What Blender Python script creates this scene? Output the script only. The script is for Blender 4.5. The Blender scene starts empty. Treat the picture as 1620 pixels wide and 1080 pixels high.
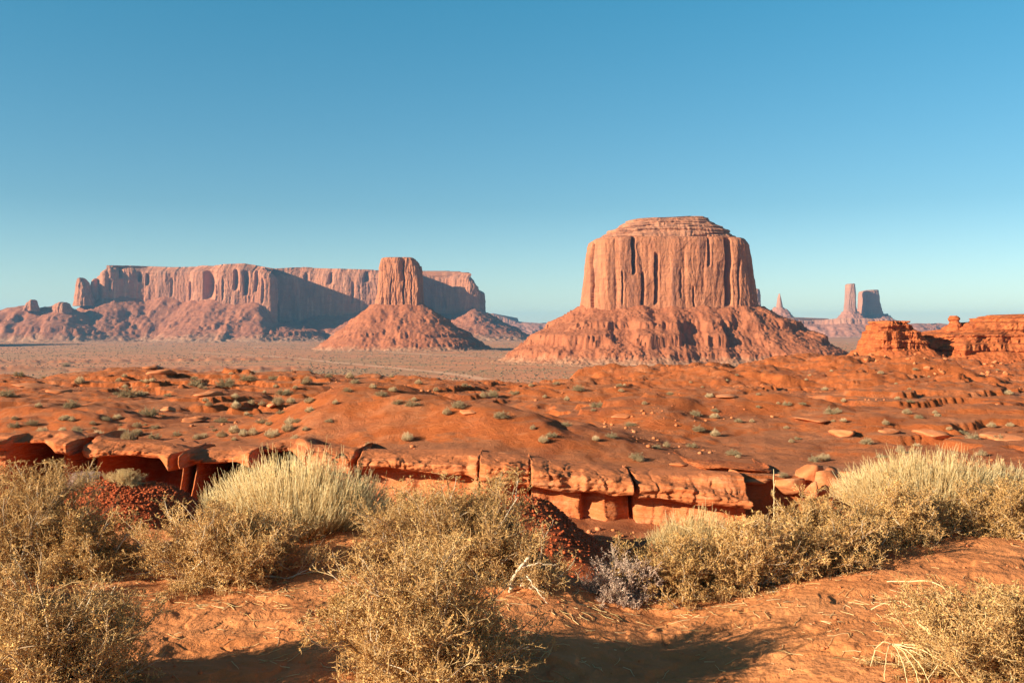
import bpy, math, random
import numpy as np
from mathutils import Vector

# ------------------------------------------------------------------ camera, sky, sun
SC = bpy.context.scene
COL = SC.collection
FPX, EYE, HOR = 1575.0, 1.65, 520.0          # focal length in photo pixels, eye height, horizon row
cam_d = bpy.data.cameras.new("camera"); cam = bpy.data.objects.new("camera", cam_d); COL.objects.link(cam)
cam_d.sensor_width = 36.0; cam_d.lens = 35.0; cam_d.clip_start = 0.05; cam_d.clip_end = 60000
cam.location = (0, 0, EYE)
cam.rotation_euler = (math.radians(90) - math.atan((540 - HOR) / FPX), 0, 0)
SC.camera = cam

SUN_EL = math.radians(18.5)
LX, LY = 0.905, 0.425                        # horizontal direction the sunlight travels in
sun_d = bpy.data.lights.new("sun", 'SUN'); sun = bpy.data.objects.new("sun", sun_d); COL.objects.link(sun)
sun_d.energy = 5.0; sun_d.angle = math.radians(0.5); sun_d.color = (1.0, 0.88, 0.70)
ldir = Vector((LX * math.cos(SUN_EL), LY * math.cos(SUN_EL), -math.sin(SUN_EL)))
sun.rotation_euler = ldir.to_track_quat('-Z', 'Y').to_euler()

W = bpy.data.worlds.new("World"); SC.world = W; W.use_nodes = True
nt = W.node_tree; nt.nodes.clear()
sky = nt.nodes.new('ShaderNodeTexSky'); sky.sky_type = 'NISHITA'; sky.sun_disc = False
sky.sun_elevation = SUN_EL; sky.sun_rotation = math.atan2(-LX, -LY)
sky.altitude = 1600; sky.air_density = 1.0; sky.dust_density = 0.6; sky.ozone_density = 1.0
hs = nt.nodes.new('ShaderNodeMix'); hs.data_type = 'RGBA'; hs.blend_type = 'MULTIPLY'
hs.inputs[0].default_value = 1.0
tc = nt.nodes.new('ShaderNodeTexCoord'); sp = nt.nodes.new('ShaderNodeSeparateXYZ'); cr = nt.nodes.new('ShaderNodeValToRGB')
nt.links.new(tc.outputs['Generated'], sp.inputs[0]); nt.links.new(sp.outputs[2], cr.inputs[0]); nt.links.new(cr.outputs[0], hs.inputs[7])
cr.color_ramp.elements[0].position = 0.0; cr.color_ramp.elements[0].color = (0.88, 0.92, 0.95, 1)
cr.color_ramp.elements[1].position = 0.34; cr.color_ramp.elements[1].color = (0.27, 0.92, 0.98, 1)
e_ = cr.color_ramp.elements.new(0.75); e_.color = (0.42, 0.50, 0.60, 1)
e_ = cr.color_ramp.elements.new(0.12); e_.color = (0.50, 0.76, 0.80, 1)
bg = nt.nodes.new('ShaderNodeBackground'); bg.inputs[1].default_value = 0.066
wo = nt.nodes.new('ShaderNodeOutputWorld')
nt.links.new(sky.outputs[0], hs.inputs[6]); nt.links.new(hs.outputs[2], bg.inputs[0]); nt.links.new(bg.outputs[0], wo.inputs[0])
SC.view_settings.view_transform = 'Standard'; SC.view_settings.look = 'None'
SC.view_settings.gamma = 1.0; SC.view_settings.exposure = 1.22
SC.render.resolution_x, SC.render.resolution_y = 1024, 682
SC.cycles.max_bounces = 6; SC.cycles.volume_bounces = 0; SC.cycles.use_denoising = True

# ------------------------------------------------------------------ noise
def _hash(ix, iy, iz, seed):
    h = (ix.astype(np.uint32) * np.uint32(374761393)) ^ (iy.astype(np.uint32) * np.uint32(668265263)) ^ \
        (iz.astype(np.uint32) * np.uint32(2147483647 - 1000003)) ^ np.uint32((seed * 1274126177) & 0xffffffff)
    h = (h ^ (h >> np.uint32(13))) * np.uint32(1274126177)
    h = (h ^ (h >> np.uint32(15))) * np.uint32(2246822519)
    return h ^ (h >> np.uint32(16))
def n3(x, y, z, seed=0):
    x = np.asarray(x, np.float64); y = np.asarray(y, np.float64) + 0 * x; z = np.asarray(z, np.float64) + 0 * x
    fx, fy, fz = np.floor(x), np.floor(y), np.floor(z)
    ix, iy, iz = fx.astype(np.int64), fy.astype(np.int64), fz.astype(np.int64)
    x, y, z = (x - fx).astype(np.float32), (y - fy).astype(np.float32), (z - fz).astype(np.float32)
    u, v, w = x*x*x*(x*(x*6-15)+10), y*y*y*(y*(y*6-15)+10), z*z*z*(z*(z*6-15)+10)
    out = 0
    for a in (0, 1):
        for b in (0, 1):
            for c in (0, 1):
                h = _hash(ix + a, iy + b, iz + c, seed)
                gx = (h & np.uint32(1023)).astype(np.float32) / 511.5 - 1
                gy = ((h >> np.uint32(10)) & np.uint32(1023)).astype(np.float32) / 511.5 - 1
                gz = ((h >> np.uint32(20)) & np.uint32(1023)).astype(np.float32) / 511.5 - 1
                out = out + (u if a else 1-u) * (v if b else 1-v) * (w if c else 1-w) * (gx*(x-a) + gy*(y-b) + gz*(z-c))
    return out * 1.6
def n2(x, y, seed=0):
    x = np.asarray(x, np.float64); y = np.asarray(y, np.float64) + 0 * x
    fx, fy = np.floor(x), np.floor(y)
    ix, iy = fx.astype(np.int64), fy.astype(np.int64); iz = np.zeros_like(ix)
    x, y = (x - fx).astype(np.float32), (y - fy).astype(np.float32)
    u, v = x*x*x*(x*(x*6-15)+10), y*y*y*(y*(y*6-15)+10)
    out = 0
    for a in (0, 1):
        for b in (0, 1):
            h = _hash(ix + a, iy + b, iz, seed)
            gx = (h & np.uint32(1023)).astype(np.float32) / 511.5 - 1
            gy = ((h >> np.uint32(10)) & np.uint32(1023)).astype(np.float32) / 511.5 - 1
            out = out + (u if a else 1-u) * (v if b else 1-v) * (gx*(x-a) + gy*(y-b))
    return out * 1.5
def fbm2(x, y, o=4, seed=0, g=0.5):
    s, a = 0, 1.0
    for i in range(o):
        s = s + a * n2(x * 2**i, y * 2**i, seed + i * 7); a *= g
    return s
def fbm3(x, y, z, o=4, seed=0, g=0.5):
    s, a = 0, 1.0
    for i in range(o):
        s = s + a * n3(x * 2**i, y * 2**i, z * 2**i, seed + i * 7); a *= g
    return s
def ss(a, b, x):
    t = np.clip((x - a) / (b - a), 0, 1); return t * t * (3 - 2 * t)

# ------------------------------------------------------------------ mesh helpers
def mk(name, V, F, mat, parent=None, smooth=False, attrs=None, loc=None):
    """V (n,3); F a list of integer arrays, each (m,k); links ONE mesh object"""
    V = np.asarray(V, np.float32).reshape(-1, 3)
    if loc is not None: V = V - np.asarray(loc, np.float32)
    if not isinstance(F, (list, tuple)): F = [F]
    me = bpy.data.meshes.new(name)
    me.vertices.add(len(V)); me.vertices.foreach_set("co", V.ravel())
    li = np.concatenate([f.ravel() for f in F]).astype(np.int32)
    tot = np.concatenate([np.full(len(f), f.shape[1], np.int32) for f in F])
    st = np.concatenate([[0], np.cumsum(tot)[:-1]]).astype(np.int32)
    me.loops.add(len(li)); me.loops.foreach_set("vertex_index", li)
    me.polygons.add(len(tot)); me.polygons.foreach_set("loop_start", st); me.polygons.foreach_set("loop_total", tot)
    if smooth: me.polygons.foreach_set("use_smooth", np.ones(len(tot), bool))
    for k, a in (attrs or {}).items():
        at = me.attributes.new(k, 'FLOAT', 'POINT'); at.data.foreach_set("value", np.asarray(a, np.float32).ravel())
    me.update(); me.validate()
    me.materials.append(mat)
    o = bpy.data.objects.new(name, me); COL.objects.link(o)
    if loc is not None: o.location = tuple(float(c) for c in loc)
    if parent is not None: o.parent = parent
    return o
def gridf(nr, nc, wrap=False):
    i = np.arange(nr - 1)[:, None]; j = np.arange(nc if wrap else nc - 1)[None, :]
    j2 = (j + 1) % nc
    return np.stack([i*nc + j, i*nc + j2, (i+1)*nc + j2, (i+1)*nc + j], -1).reshape(-1, 4)
def empty(name, loc=(0, 0, 0)):
    o = bpy.data.objects.new(name, None); COL.objects.link(o); o.location = tuple(float(c) for c in loc)
    o.empty_display_size = 0.1
    return o
def tag(o, label=None, cat=None, group=None, kind=None):
    if label: o['label'] = label
    if cat: o['category'] = cat
    if group: o['group'] = group
    if kind: o['kind'] = kind
    return o
def tubes(P, R, S=3):
    N, K, _ = P.shape
    T = np.gradient(P, axis=1) if K > 1 else P
    T = T / (np.linalg.norm(T, axis=2, keepdims=True) + 1e-9)
    ref = np.where(np.abs(T[..., 2:3]) > 0.9, np.array([1., 0, 0]), np.array([0., 0, 1.]))
    U = np.cross(T, ref); U /= np.linalg.norm(U, axis=2, keepdims=True) + 1e-9
    Vv = np.cross(T, U)
    a = np.arange(S) * 2 * math.pi / S
    ring = U[:, :, None, :] * np.cos(a)[None, None, :, None] + Vv[:, :, None, :] * np.sin(a)[None, None, :, None]
    V = P[:, :, None, :] + ring * R[:, :, None, None]
    base = (np.arange(N) * K * S)[:, None, None]
    k = (np.arange(K - 1) * S)[None, :, None]; s = np.arange(S)[None, None, :]; s2 = (s + 1) % S
    F = np.stack([base + k + s, base + k + s2, base + k + S + s2, base + k + S + s], -1).reshape(-1, 4)
    return V.reshape(-1, 3), F
def X(px, d): return (px - 810.0) / FPX * d
def Z(py, d): return EYE + (HOR - py) / FPX * d

# ------------------------------------------------------------------ materials
def mat(name):
    m = bpy.data.materials.new(name); m.use_nodes = True
    t = m.node_tree; b = t.nodes['Principled BSDF']
    b.inputs['Roughness'].default_value = 0.92
    b.inputs['Specular IOR Level'].default_value = 0.12
    return m, t, b
def nd(t, typ, **kw):
    n = t.nodes.new(typ)
    for k, v in kw.items(): setattr(n, k, v)
    return n
def coords(t, scale=(1, 1, 1)):
    g = nd(t, 'ShaderNodeNewGeometry'); m = nd(t, 'ShaderNodeMapping')
    t.links.new(g.outputs['Position'], m.inputs[0]); m.inputs['Scale'].default_value = scale
    return m.outputs[0]
def noise(t, vec, scale, detail=4, rough=0.55, dist=0.0):
    n = nd(t, 'ShaderNodeTexNoise'); n.inputs['Scale'].default_value = scale
    n.inputs['Detail'].default_value = detail; n.inputs['Roughness'].default_value = rough; n.inputs['Distortion'].default_value = dist
    t.links.new(vec, n.inputs['Vector']); return n.outputs['Fac']
def ramp(t, fac, stops, interp='LINEAR'):
    r = nd(t, 'ShaderNodeValToRGB'); r.color_ramp.interpolation = interp
    while len(r.color_ramp.elements) < len(stops): r.color_ramp.elements.new(0.5)
    for e, (p, c) in zip(r.color_ramp.elements, stops):
        e.position = p; e.color = (c, c, c, 1) if isinstance(c, (int, float)) else (*c, 1)
    t.links.new(fac, r.inputs[0]); return r.outputs[0]
def mix(t, fac, a, b, mode='MIX'):
    m = nd(t, 'ShaderNodeMix'); m.data_type = 'RGBA'; m.blend_type = mode
    if isinstance(fac, (int, float)): m.inputs[0].default_value = fac
    else: t.links.new(fac, m.inputs[0])
    for i, c in ((6, a), (7, b)):
        if isinstance(c, tuple): m.inputs[i].default_value = (*c, 1)
        else: t.links.new(c, m.inputs[i])
    return m.outputs[2]
def math_(t, op, a, b=None):
    m = nd(t, 'ShaderNodeMath', operation=op)
    for i, c in enumerate((a, b)):
        if c is None: continue
        if isinstance(c, (int, float)): m.inputs[i].default_value = c
        else: t.links.new(c, m.inputs[i])
    return m.outputs[0]
def bump(t, b, h, dist, strength=1.0, prev=None):
    n = nd(t, 'ShaderNodeBump'); n.inputs['Distance'].default_value = dist; n.inputs['Strength'].default_value = strength
    t.links.new(h, n.inputs['Height'])
    if prev is not None: t.links.new(prev, n.inputs['Normal'])
    t.links.new(n.outputs[0], b.inputs['Normal']); return n.outputs[0]
def attr(t, name):
    return nd(t, 'ShaderNodeAttribute', attribute_name=name).outputs['Fac']

def mat_ground():
    m, t, b = mat("desert_ground")
    p = coords(t)
    nA = noise(t, p, 0.09, 5, 0.6); nB = noise(t, p, 1.6, 5, 0.6); nC = noise(t, p, 22, 4, 0.7)
    slope = nd(t, 'ShaderNodeSeparateXYZ'); g = nd(t, 'ShaderNodeNewGeometry')
    t.links.new(g.outputs['True Normal'], slope.inputs[0])
    sand = mix(t, ramp(t, nB, [(0.3, 0.0), (0.7, 1.0)]), (0.52, 0.175, 0.052), (0.60, 0.235, 0.085))
    red = mix(t, ramp(t, nB, [(0.3, 0.0), (0.7, 1.0)]), (0.40, 0.092, 0.022), (0.53, 0.140, 0.036))
    flat = mix(t, ramp(t, nA, [(0.35, 0.0), (0.65, 1.0)]), (0.36, 0.135, 0.060), (0.46, 0.140, 0.046))
    mid = mix(t, ramp(t, slope.outputs[2], [(0.95, 0.0), (0.99, 1.0)]), red, flat)
    pal = ramp(t, noise(t, coords(t, (.5, 1, 1)), 0.35, 6, 0.72, 0.8), [(0.54, 0.0), (0.66, 0.7)])
    mid = mix(t, pal, mid, (0.56, 0.215, 0.095))
    drk = ramp(t, noise(t, p, 0.22, 6, 0.75, 0.5), [(0.52, 0.0), (0.68, 0.65)])
    mid = mix(t, drk, mid, (0.27, 0.070, 0.028))
    col = mix(t, attr(t, 'mid'), sand, mid)
    # the grey green scrub plain, streaked with bare pink dirt
    ps = coords(t, (1, 3.2, 1))
    nP = noise(t, ps, 0.0022, 6, 0.6, 0.6); nQ = noise(t, p, 0.02, 5, 0.7)
    plain = mix(t, ramp(t, nP, [(0.44, 0.0), (0.56, 1.0)]), (0.44, 0.225, 0.105), (0.62, 0.235, 0.105))
    plain = mix(t, ramp(t, noise(t, coords(t, (1, 4, 1)), 0.008, 6, 0.7, 0.5), [(0.50, 0.0), (0.62, 0.8)]), plain, (0.58, 0.215, 0.100))
    plain = mix(t, ramp(t, nQ, [(0.46, 0.0), (0.64, 0.7)]), plain, (0.29, 0.175, 0.09))
    col = mix(t, attr(t, 'plain'), col, plain)
    col = mix(t, attr(t, 'rubble'), col, mix(t, nC, (0.30, 0.055, 0.018), (0.52, 0.12, 0.035)))
    spk = ramp(t, noise(t, p, 90, 2, 0.6), [(0.60, 0.0), (0.72, 1.0)])
    col = mix(t, math_(t, 'MULTIPLY', spk, 0.35), col, (0.62, 0.33, 0.18))
    stain = ramp(t, noise(t, p, 0.5, 6, 0.7), [(0.45, 0.0), (0.75, 0.45)])
    col = mix(t, stain, col, (0.34, 0.10, 0.035))
    t.links.new(col, b.inputs['Base Color'])
    n1 = bump(t, b, nC, 0.010, 1.0)
    n2_ = bump(t, b, noise(t, p, 5, 6, 0.75, 0.4), 0.035, 0.9, n1)
    n3_ = bump(t, b, noise(t, p, 0.6, 6, 0.72), 0.22, 0.45, n2_)
    bn = nd(t, 'ShaderNodeBump'); bn.inputs['Distance'].default_value = 0.35
    t.links.new(math_(t, 'MULTIPLY', attr(t, 'mid'), 0.8), bn.inputs['Strength']); t.links.new(noise(t, p, 1.3, 8, 0.8, 0.6), bn.inputs['Height'])
    t.links.new(n3_, bn.inputs['Normal']); t.links.new(bn.outputs[0], b.inputs['Normal'])
    return m
def mat_cliff(name, lo, hi, dark, pale, s=1.0, strata=0.0, bdist=2.0, zs=0.12):
    """sandstone: vertical streaks of varnish, thin horizontal beds"""
    m, t, b = mat(name)
    pv = coords(t, (1/s, 1/s, zs/s)); p = coords(t, (1/s, 1/s, 1/s)); ph = coords(t, (0.12/s, 0.12/s, 1/s))
    v = noise(t, pv, 0.05, 6, 0.65, 0.4); a = noise(t, p, 0.03, 5, 0.6); h = noise(t, ph, 0.22, 5, 0.7)
    col = mix(t, ramp(t, a, [(0.3, 0.0), (0.7, 1.0)]), lo, hi)
    col = mix(t, ramp(t, v, [(0.50, 0.0), (0.66, 0.75)]), col, dark)
    col = mix(t, ramp(t, noise(t, pv, 0.11, 4, 0.6), [(0.56, 0.0), (0.70, 0.6)]), col, pale)
    col = mix(t, ramp(t, h, [(0.5, 0.0), (0.62, strata)]), col, dark)
    t.links.new(col, b.inputs['Base Color'])
    n1 = bump(t, b, noise(t, p, 0.35, 6, 0.7), bdist, 0.6)
    n2_ = bump(t, b, v, bdist * 2.0, 0.5, n1)
    bump(t, b, h, bdist * 1.2, 0.4 + 0.4 * strata, n2_)
    return m
def mat_talus(name, lo, hi, grn, s=1.0, bdist=2.0, gz=(-50, -20)):
    m, t, b = mat(name)
    p = coords(t, (1/s, 1/s, 1/s)); ph = coords(t, (0.1/s, 0.1/s, 1/s))
    a = noise(t, p, 0.03, 6, 0.7); c = noise(t, p, 0.25, 4, 0.7); h = noise(t, ph, 0.12, 4, 0.7)
    col = mix(t, ramp(t, a, [(0.35, 0.0), (0.65, 1.0)]), lo, hi)
    col = mix(t, ramp(t, h, [(0.45, 0.0), (0.65, 0.5)]), col, lo)
    # scrub grows on the lowest apron
    g = nd(t, 'ShaderNodeNewGeometry'); sx = nd(t, 'ShaderNodeSeparateXYZ'); t.links.new(g.outputs['Position'], sx.inputs[0])
    mr = nd(t, 'ShaderNodeMapRange'); t.links.new(sx.outputs[2], mr.inputs[0])
    mr.inputs[1].default_value = gz[0]; mr.inputs[2].default_value = gz[1]; mr.inputs[3].default_value = 1.0; mr.inputs[4].default_value = 0.0
    f = math_(t, 'ADD', mr.outputs[0], math_(t, 'MULTIPLY', math_(t, 'SUBTRACT', a, 0.5), 1.6))
    col = mix(t, ramp(t, f, [(0.25, 0.0), (0.8, 0.9)]), col, grn)
    rocks = ramp(t, noise(t, p, 0.5, 3, 0.6), [(0.60, 0.0), (0.68, 0.6)])
    col = mix(t, rocks, col, (hi[0] * 1.2, hi[1] * 1.35, hi[2] * 1.5))
    t.links.new(col, b.inputs['Base Color'])
    n1 = bump(t, b, c, bdist, 0.8)
    bump(t, b, h, bdist, 0.5, n1)
    return m
def mat_rock(name, lo, hi, bed=9.0, bd=0.05, pale=(0.62, 0.30, 0.15), soil=False):
    m, t, b = mat(name)
    p = coords(t); ph = coords(t, (0.12, 0.12, 1))
    a = noise(t, p, 0.9, 5, 0.65); h = noise(t, ph, bed, 5, 0.65, 0.3); f = noise(t, p, 14, 5, 0.7)
    col = mix(t, ramp(t, a, [(0.3, 0.0), (0.7, 1.0)]), lo, hi)
    col = mix(t, ramp(t, h, [(0.48, 0.0), (0.66, 0.6)]), col, pale)
    col = mix(t, ramp(t, f, [(0.35, 0.55), (0.6, 0.0)]), col, lo)
    if soil:
        g = nd(t, 'ShaderNodeNewGeometry'); sx = nd(t, 'ShaderNodeSeparateXYZ'); t.links.new(g.outputs['True Normal'], sx.inputs[0])
        q = math_(t, 'ADD', sx.outputs[2], math_(t, 'MULTIPLY', math_(t, 'SUBTRACT', a, 0.5), 0.35))
        col = mix(t, ramp(t, q, [(0.86, 0.0), (0.93, 1.0)]), col, (0.47, 0.145, 0.050))
    t.links.new(col, b.inputs['Base Color'])
    n1 = bump(t, b, f, bd * 0.5, 0.9); n2_ = bump(t, b, h, bd * 1.5, 0.9, n1); bump(t, b, a, bd * 3, 0.6, n2_)
    return m
def mat_plant(name, a, b_, c, trans=0.0):
    m, t, b = mat(name)
    col = ramp(t, attr(t, 'tint'), [(0.0, a), (0.55, b_), (1.0, c)])
    oi = nd(t, 'ShaderNodeObjectInfo')
    col = mix(t, math_(t, 'MULTIPLY', oi.outputs['Random'], 0.35), col, a)
    t.links.new(col, b.inputs['Base Color'])
    b.inputs['Roughness'].default_value = 0.75
    if trans:
        tr = nd(t, 'ShaderNodeBsdfTranslucent'); t.links.new(col, tr.inputs[0]); ms = nd(t, 'ShaderNodeMixShader')
        ms.inputs[0].default_value = trans
        t.links.new(b.outputs[0], ms.inputs[1]); t.links.new(tr.outputs[0], ms.inputs[2])
        t.links.new(ms.outputs[0], t.nodes['Material Output'].inputs[0])
    return m

M_ground = mat_ground()
M_merrick = mat_cliff("butte_sandstone", (0.36, 0.128, 0.058), (0.47, 0.178, 0.082), (0.21, 0.085, 0.052), (0.58, 0.25, 0.125), 0.9, 0.35, 2.2)
M_mesa = mat_cliff("mesa_sandstone", (0.35, 0.130, 0.068), (0.45, 0.178, 0.090), (0.19, 0.085, 0.055), (0.62, 0.29, 0.155), 2.0, 0.25, 5.0)
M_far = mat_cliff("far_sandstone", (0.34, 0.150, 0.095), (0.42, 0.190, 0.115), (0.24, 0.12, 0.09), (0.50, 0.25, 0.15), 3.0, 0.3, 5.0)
M_cap = mat_cliff("cap_shale", (0.38, 0.150, 0.075), (0.50, 0.215, 0.115), (0.22, 0.09, 0.055), (0.56, 0.30, 0.17), 0.7, 0.95, 2.0, 1.0)
M_badc = mat_cliff("badland_sandstone", (0.38, 0.092, 0.026), (0.49, 0.140, 0.042), (0.22, 0.052, 0.020), (0.56, 0.20, 0.075), 0.12, 0.8, 0.35, 0.6)
M_talus = mat_talus("butte_scree", (0.30, 0.090, 0.036), (0.41, 0.138, 0.060), (0.42, 0.22, 0.12), 0.5, 1.6, (-54, -32))
M_talusm = mat_talus("mesa_scree", (0.29, 0.094, 0.044), (0.38, 0.140, 0.068), (0.42, 0.22, 0.12), 1.2, 4.0, (-56, -5))
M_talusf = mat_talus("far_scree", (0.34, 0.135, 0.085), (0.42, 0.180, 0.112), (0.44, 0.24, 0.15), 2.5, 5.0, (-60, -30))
M_talusb = mat_talus("badland_scree", (0.38, 0.090, 0.025), (0.49, 0.135, 0.042), (0.46, 0.135, 0.045), 0.06, 0.25, (-40, -20))
M_ledge = mat_rock("ledge_sandstone", (0.46, 0.120, 0.035), (0.58, 0.200, 0.075), soil=True)
M_cave = mat_rock("cave_sandstone", (0.46, 0.110, 0.030), (0.56, 0.165, 0.055), soil=True)
M_bould = mat_rock("boulder_sandstone", (0.46, 0.130, 0.040), (0.60, 0.215, 0.085), 6.0, 0.03)
M_rubble = mat_rock("red_rubble", (0.32, 0.060, 0.020), (0.50, 0.115, 0.035), 6.0, 0.03, (0.5, 0.15, 0.05))
M_wood = mat_plant("dry_wood", (0.26, 0.16, 0.09), (0.55, 0.39, 0.24), (0.80, 0.66, 0.46))
M_twig = mat_plant("golden_twig", (0.38, 0.21, 0.075), (0.72, 0.425, 0.17), (0.90, 0.65, 0.32), 0.08)
M_leaf = mat_plant("olive_gold_leaf", (0.30, 0.155, 0.042), (0.68, 0.375, 0.115), (0.90, 0.60, 0.23), 0.12)
M_straw = mat_plant("pale_straw", (0.56, 0.35, 0.13), (0.88, 0.63, 0.29), (0.96, 0.80, 0.46), 0.12)
M_grey = mat_plant("grey_mauve_twig", (0.44, 0.28, 0.19), (0.62, 0.43, 0.31), (0.78, 0.58, 0.44), 0.1)
M_sage = mat_plant("grey_green_leaf", (0.26, 0.185, 0.085), (0.50, 0.37, 0.20), (0.70, 0.54, 0.33), 0.15)

# ------------------------------------------------------------------ terrain height
# front line of the ledges along the wash: (photo column, distance)
LED_PX = [-700, -150, 0, 22, 40, 72, 84, 104, 118, 138, 160, 200, 250, 264, 284, 300, 340, 372, 395, 412, 460, 480, 600, 760, 900, 1010, 1190, 1300, 1500, 2300]
LED_D = [36, 33.6, 33.2, 34.0, 34.2, 34.2, 32.6, 32.3, 33.3, 32.8, 32.6, 32.6, 32.2, 31.4, 31.3, 32.3, 32.4, 32.2, 31.6, 33.5, 33.8, 31.6, 30.8, 29.8, 29.2, 28.6, 27.6, 27.5, 27, 26]
_lx = np.array([X(p, d) for p, d in zip(LED_PX, LED_D)]); _ly = np.array(LED_D, float)
def ledge_y(x): return np.interp(x, _lx, _ly)
# plateau edge distance and foreground terrace edge, by bearing (tan)
E_T = [(p - 810) / FPX for p in (-900, -200, 0, 200, 420, 600, 720, 860, 1000, 1130, 1250, 1400, 1700, 2500)]
E_D = [150, 125, 100, 98, 96, 90, 84, 100, 130, 150, 190, 300, 520, 600]
F_T = [(p - 810) / FPX for p in (-900, 0, 250, 500, 640, 800, 900, 960, 1050, 1150, 1300, 1450, 1620, 2400)]
F_D = [11, 9.4, 8.6, 9.3, 8.6, 7.4, 6.6, 6.5, 7.0, 7.8, 8.6, 9.4, 9.8, 12]
# hand placed mounds on the plateau: (px, distance, half width m, half depth m, height m)
MOUNDS = [(590, 44, 4.4, 4.5, 1.9), (725, 39, 4.6, 3.2, 1.35), (860, 36, 4.0, 2.8, .55), (200, 88, 10, 8, .5), (255, 80, 6, 7, .5), (60, 78, 9, 6, .5),
          (940, 145, 6.5, 5, 1.6), (975, 120, 9, 7, .7), (1010, 47, 3.6, 4, 1.2), (1180, 50, 5, 4, 1.3), (1080, 66, 7, 5, .9), (1350, 45, 5, 4, .7),
          (1480, 62, 8, 6, 1.2), (1590, 48, 5, 4, .8), (340, 60, 6, 5, .5), (1270, 105, 14, 9, 1.4), (1500, 110, 14, 10, 1.8), (1285, 190, 13, 18, 3.0), (1130, 120, 12, 8, 1.0), (700, 70, 7, 6, .4), (460, 84, 9, 7, .7), (30, 52, 5, 4, .6)]
LZ = [(-700, 34, 706), (-150, 33.6, 704), (0, 33, 698), (84, 32.6, 700), (138, 32.6, 706), (250, 32.2, 717), (300, 32.2, 724), (372, 32.1, 724), (460, 32, 712), (600, 30.8, 729), (680, 30.5, 733), (760, 29.9, 733), (838, 29.4, 740), (905, 29.1, 751), (960, 28.8, 757), (1010, 28.6, 764), (1060, 28.4, 768), (1120, 30.5, 745), (1240, 30.4, 748)]
_lzx = np.array([X(a, b) for a, b, c in LZ]); _lz = np.array([Z(c, b) for a, b, c in LZ])
def hgt(x, y, fine=True, want=False, wash=True):
    x = np.asarray(x, np.float64); y = np.asarray(y, np.float64)
    r = np.sqrt(x * x + y * y); yy = np.maximum(y, 0.3); tb = np.clip(x / yy, -3, 3)
    tb = np.where(y < 0.3, np.sign(x) * 3, tb)
    edge = np.interp(tb, E_T, E_D) * (1 + 0.10 * n2(tb * 9, 0 * tb + 3.3, 5))
    # plateau
    pl = -2.60 - 0.0015 * (y - 30) - 0.024 * ss(-0.15, 0.12, tb) * np.clip(r - 62, 0, 150) - 3.0 * ss(.33, .45, tb) * ss(90, 160, r)
    wx = x + 2.5 * n2(x / 11, y / 11, 11); wy = y + 2.5 * n2(x / 11, y / 11, 12)
    far = np.clip(r / 60, 0.55, 1.0 + ss(-.1, .2, tb))
    wx2 = wx + .7 * n2(x / 2.5, y / 2.5, 13); wy2 = wy + .7 * n2(x / 2.5, y / 2.5, 14)
    bil = np.abs(n2(wx / 13, wy / 10, 21)) * 1.25 + np.abs(n2(wx2 / 5.2, wy2 / 4.2, 22)) * 0.62 + np.abs(n2(wx2 / 2.1, wy2 / 1.9, 25)) * 0.24 + np.abs(n2(wx2 / .9, wy2 / .8, 26)) * 0.07
    bil += ss(60, 150, r) * np.abs(n2(wx / 30, wy / 24, 24)) * 2.6
    pl = pl + (bil - 0.80) * far * 0.85
    for (mp, md, rw, rd, mh) in MOUNDS:
        q = ((x - X(mp, md)) / rw) ** 2 + ((y - md) / rd) ** 2
        q = q * (1 + 0.35 * n2(x / (rw * .7), y / (rd * .7), 31))
        pl = pl + mh * np.exp(-q * 1.1)
    # thin hard beds stand out as small steps
    lz = np.interp(x, _lzx, _lz)
    nb = 1.3
    wl = (1 - ss(nb - .2, nb + 4.0, y - ledge_y(x))) * (1 - ss(8.5, 11, x))
    pl = pl * (1 - wl) + (lz + .03) * wl
    stp = 0.34; w = pl / stp + 0.25 * n2(x / 6, y / 6, 33); fr = w - np.floor(w)
    stm = ss(0.05, 0.35, n2(x / 17, y / 9, 34) + 0.05)
    pl = pl + (1 - wl) * stm * (stp * (ss(0.40, 0.56, fr) - fr)) * 1.0
    # the valley plain
    plain = -50 + 1.6 * n2(x / 400, y / 260, 41) + 0.5 * n2(x / 90, y / 60, 42) + ss(6000, 15000, r) * 22
    hm = ss(.02, .35, n2(x / 300, y / 170, 44) + .25 * n2(x / 70, y / 50, 45)) * ss(600, 900, r) * (1 - ss(1500, 2200, r)) * (1 - ss(-.24, -.17, tb) * (1 - ss(.02, .06, tb)))
    plain = plain + hm * (np.abs(n2(x / 34, y / 26, 46)) * 9 + np.abs(n2(x / 12, y / 10, 47)) * 3 - 1)
    kk = np.clip((r - edge) / (edge * 1.2 + 160), 0, 1)
    lob = (1 - kk) ** 1.5
    z = plain + (pl - plain) * np.where(r > edge, lob, 1.0)
    # the wash
    fe = np.interp(tb, F_T, F_D) + 0.35 * n2(x / 1.3, y / 1.3, 51) + 0.5 * n2(x / 3, y / 3, 52)
    ly = ledge_y(x)
    back = 1.5 + 0.25 * n2(x / 2.5, 0 * x, 53)
    g_in = 1 - ss(0, 1, (y - (ly + back)) / 0.6)
    rgt = ss(10, 16, x)                                    # no ledge on the right: an easy bank
    g_in = g_in * (1 - rgt) + rgt * (1 - ss(20, 34, y))
    floor = -4.15 + 0.25 * n2(x / 4, y / 4, 55) + 0.35 * np.abs(n2(x / 2.2, y / 2.2, 56))
    def mnd(px, d, rw, rd, h): 
        q = ((x - X(px, d)) / rw) ** 2 + ((y - d) / rd) ** 2
        return h * np.exp(-q * q * 0.7 - q * 0.4)
    floor = floor + mnd(205, 24.5, 2.2, 1.9, 1.85) + mnd(-60, 25, 3, 3, 1.2) + mnd(860, 23.5, 1.6, 2.6, .85) + mnd(780, 24.5, 1.8, 2.2, .9)
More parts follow.
